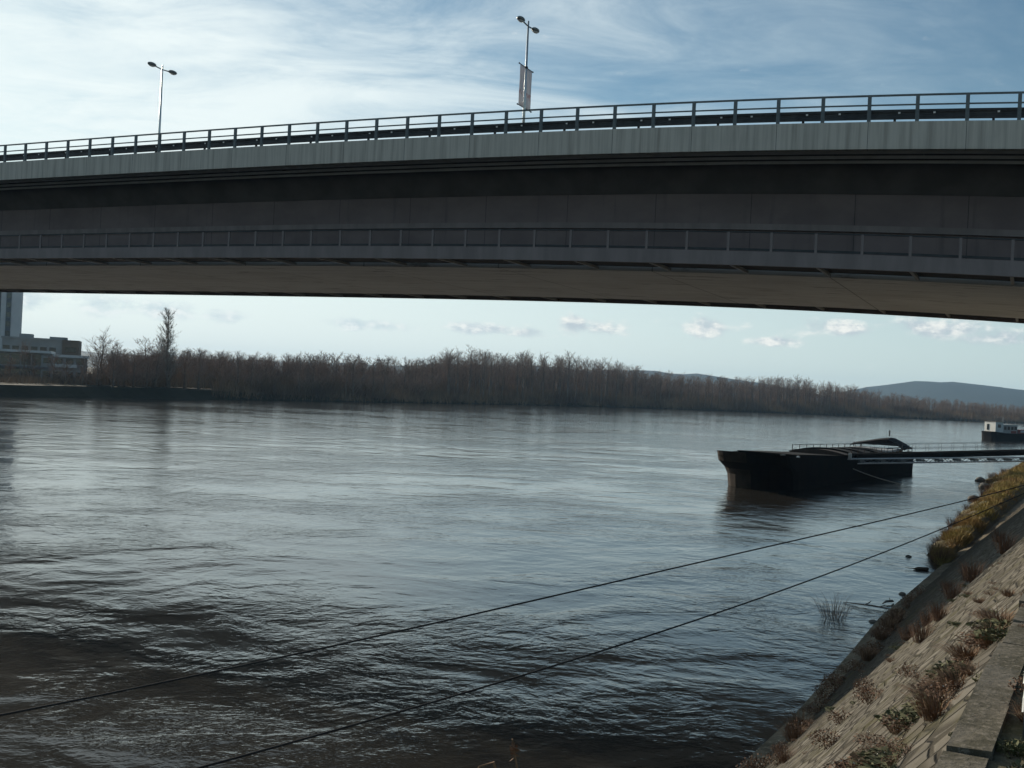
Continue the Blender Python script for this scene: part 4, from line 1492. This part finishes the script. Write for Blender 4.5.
MB().tube([(.1, 0, .08), (.2, .1, .22)], [.03, .012], 6).build('snag', 'rope_pale', lg2, True)
lg3 = thing('floating_log', 'short dark log floating off the end of the grassy berm', 'log', (17.75, 44.6, .03), R(-4))
lg3.scale = (.75, .75, .6)
MB().tube([(-.45, 0, .0), (-.2, 0, .05), (.35, .02, .05), (.4, .02, .05)], [.03, .12, .12, .08], 9).build('log_body', 'wood_wet', lg3, True)
MB().tube([(-.9, .03, .05), (-.4, 0, .03)], [.012, .03], 6).build('branch_stub', 'wood_wet', lg3, True)


def rock(loc, r, label, seed, grp=None):
    rng = random.Random(seed)
    m = MB().ellipsoid((0, 0, 0), (r, r * .8, r * .6), 10, 7)
    m.v = [(x_ * rng.uniform(.85, 1.12), y_ * rng.uniform(.85, 1.12), z_ * rng.uniform(.85, 1.1)) for x_, y_, z_ in m.v]
    return tag(m.build('rock', 'rock', None, True, loc), label, 'rock', grp)


rock((18.6, 48.3, .0), .15, 'dark rounded rock in the water just above the floating log', 1)
rock((14.75, 38.7, .0), .14, 'small dark stone breaking the surface right of the driftwood', 2)
rock((11.9, 33.6, -.02), .15, 'dark stone beside the twiggy bush in the water', 3)
for i, (x_, y_) in enumerate(((45.2, 100.5), (41.8, 92), (42.3, 93.2), (35.2, 79.2))):
    rock((x_, y_, .1), .5, 'dark boulder on the water edge of the grassy berm', 10 + i, 'boulders on the berm edge')

# graffiti covered concrete post at the right edge
gp = thing('graffiti_post', 'dark concrete post with white graffiti at the right edge of the paved path', 'post', (2.735, 5.12, SL + .03), R(-30))
MB().box(-.14, .14, -.14, .14, -.1, .56).build('shaft', 'post_concrete', gp)
MB().add([(-.15, -.15, .563), (.15, -.15, .563), (.15, .15, .563), (-.15, .15, .563), (-.13, -.13, .585), (.13, -.13, .585), (.13, .13, .585), (-.13, .13, .585)],
         [(3, 2, 1, 0), (4, 5, 6, 7), (0, 1, 5, 4), (1, 2, 6, 5), (2, 3, 7, 6), (3, 0, 4, 7)]).build('cap', 'post_concrete', gp)
gm = MB()
for pts in ([(-.09, .60), (-.02, .55), (-.08, .48), (.02, .45), (-.06, .38), (.05, .36)], [(-.10, .30), (-.04, .34), (.03, .25), (-.06, .22), (-.09, .16)], [(.05, .58), (.09, .44), (.04, .30), (.10, .20)]):
    gm.tube([(x_, -.143, z_ - .06) for x_, z_ in pts], .009, 4)
    gm.tube([(-.143, x_, z_ - .06) for x_, z_ in pts], .009, 4)
gm.build('graffiti', 'graffiti_white', gp)

# ------------------------------------------------------------------ haze
hz_ = MB().box(-3700, 3700, -500, 4000, -3.5, 95)
hm = bpy.data.materials.new('haze_air')
hm.use_nodes = True
ht = N(hm.node_tree)
pvn = ht.n('ShaderNodeVolumePrincipled', None, Color=(0.42, 0.70, 1.0, 1), Density=0.00012)
ht.n('ShaderNodeOutputMaterial', None, Volume=pvn.outputs[0])
ho = hz_.build('haze', None)
ho.data.materials.append(hm)
tag(ho, 'thin pale haze over the river', 'haze', None, 'stuff')
print('trees', used)
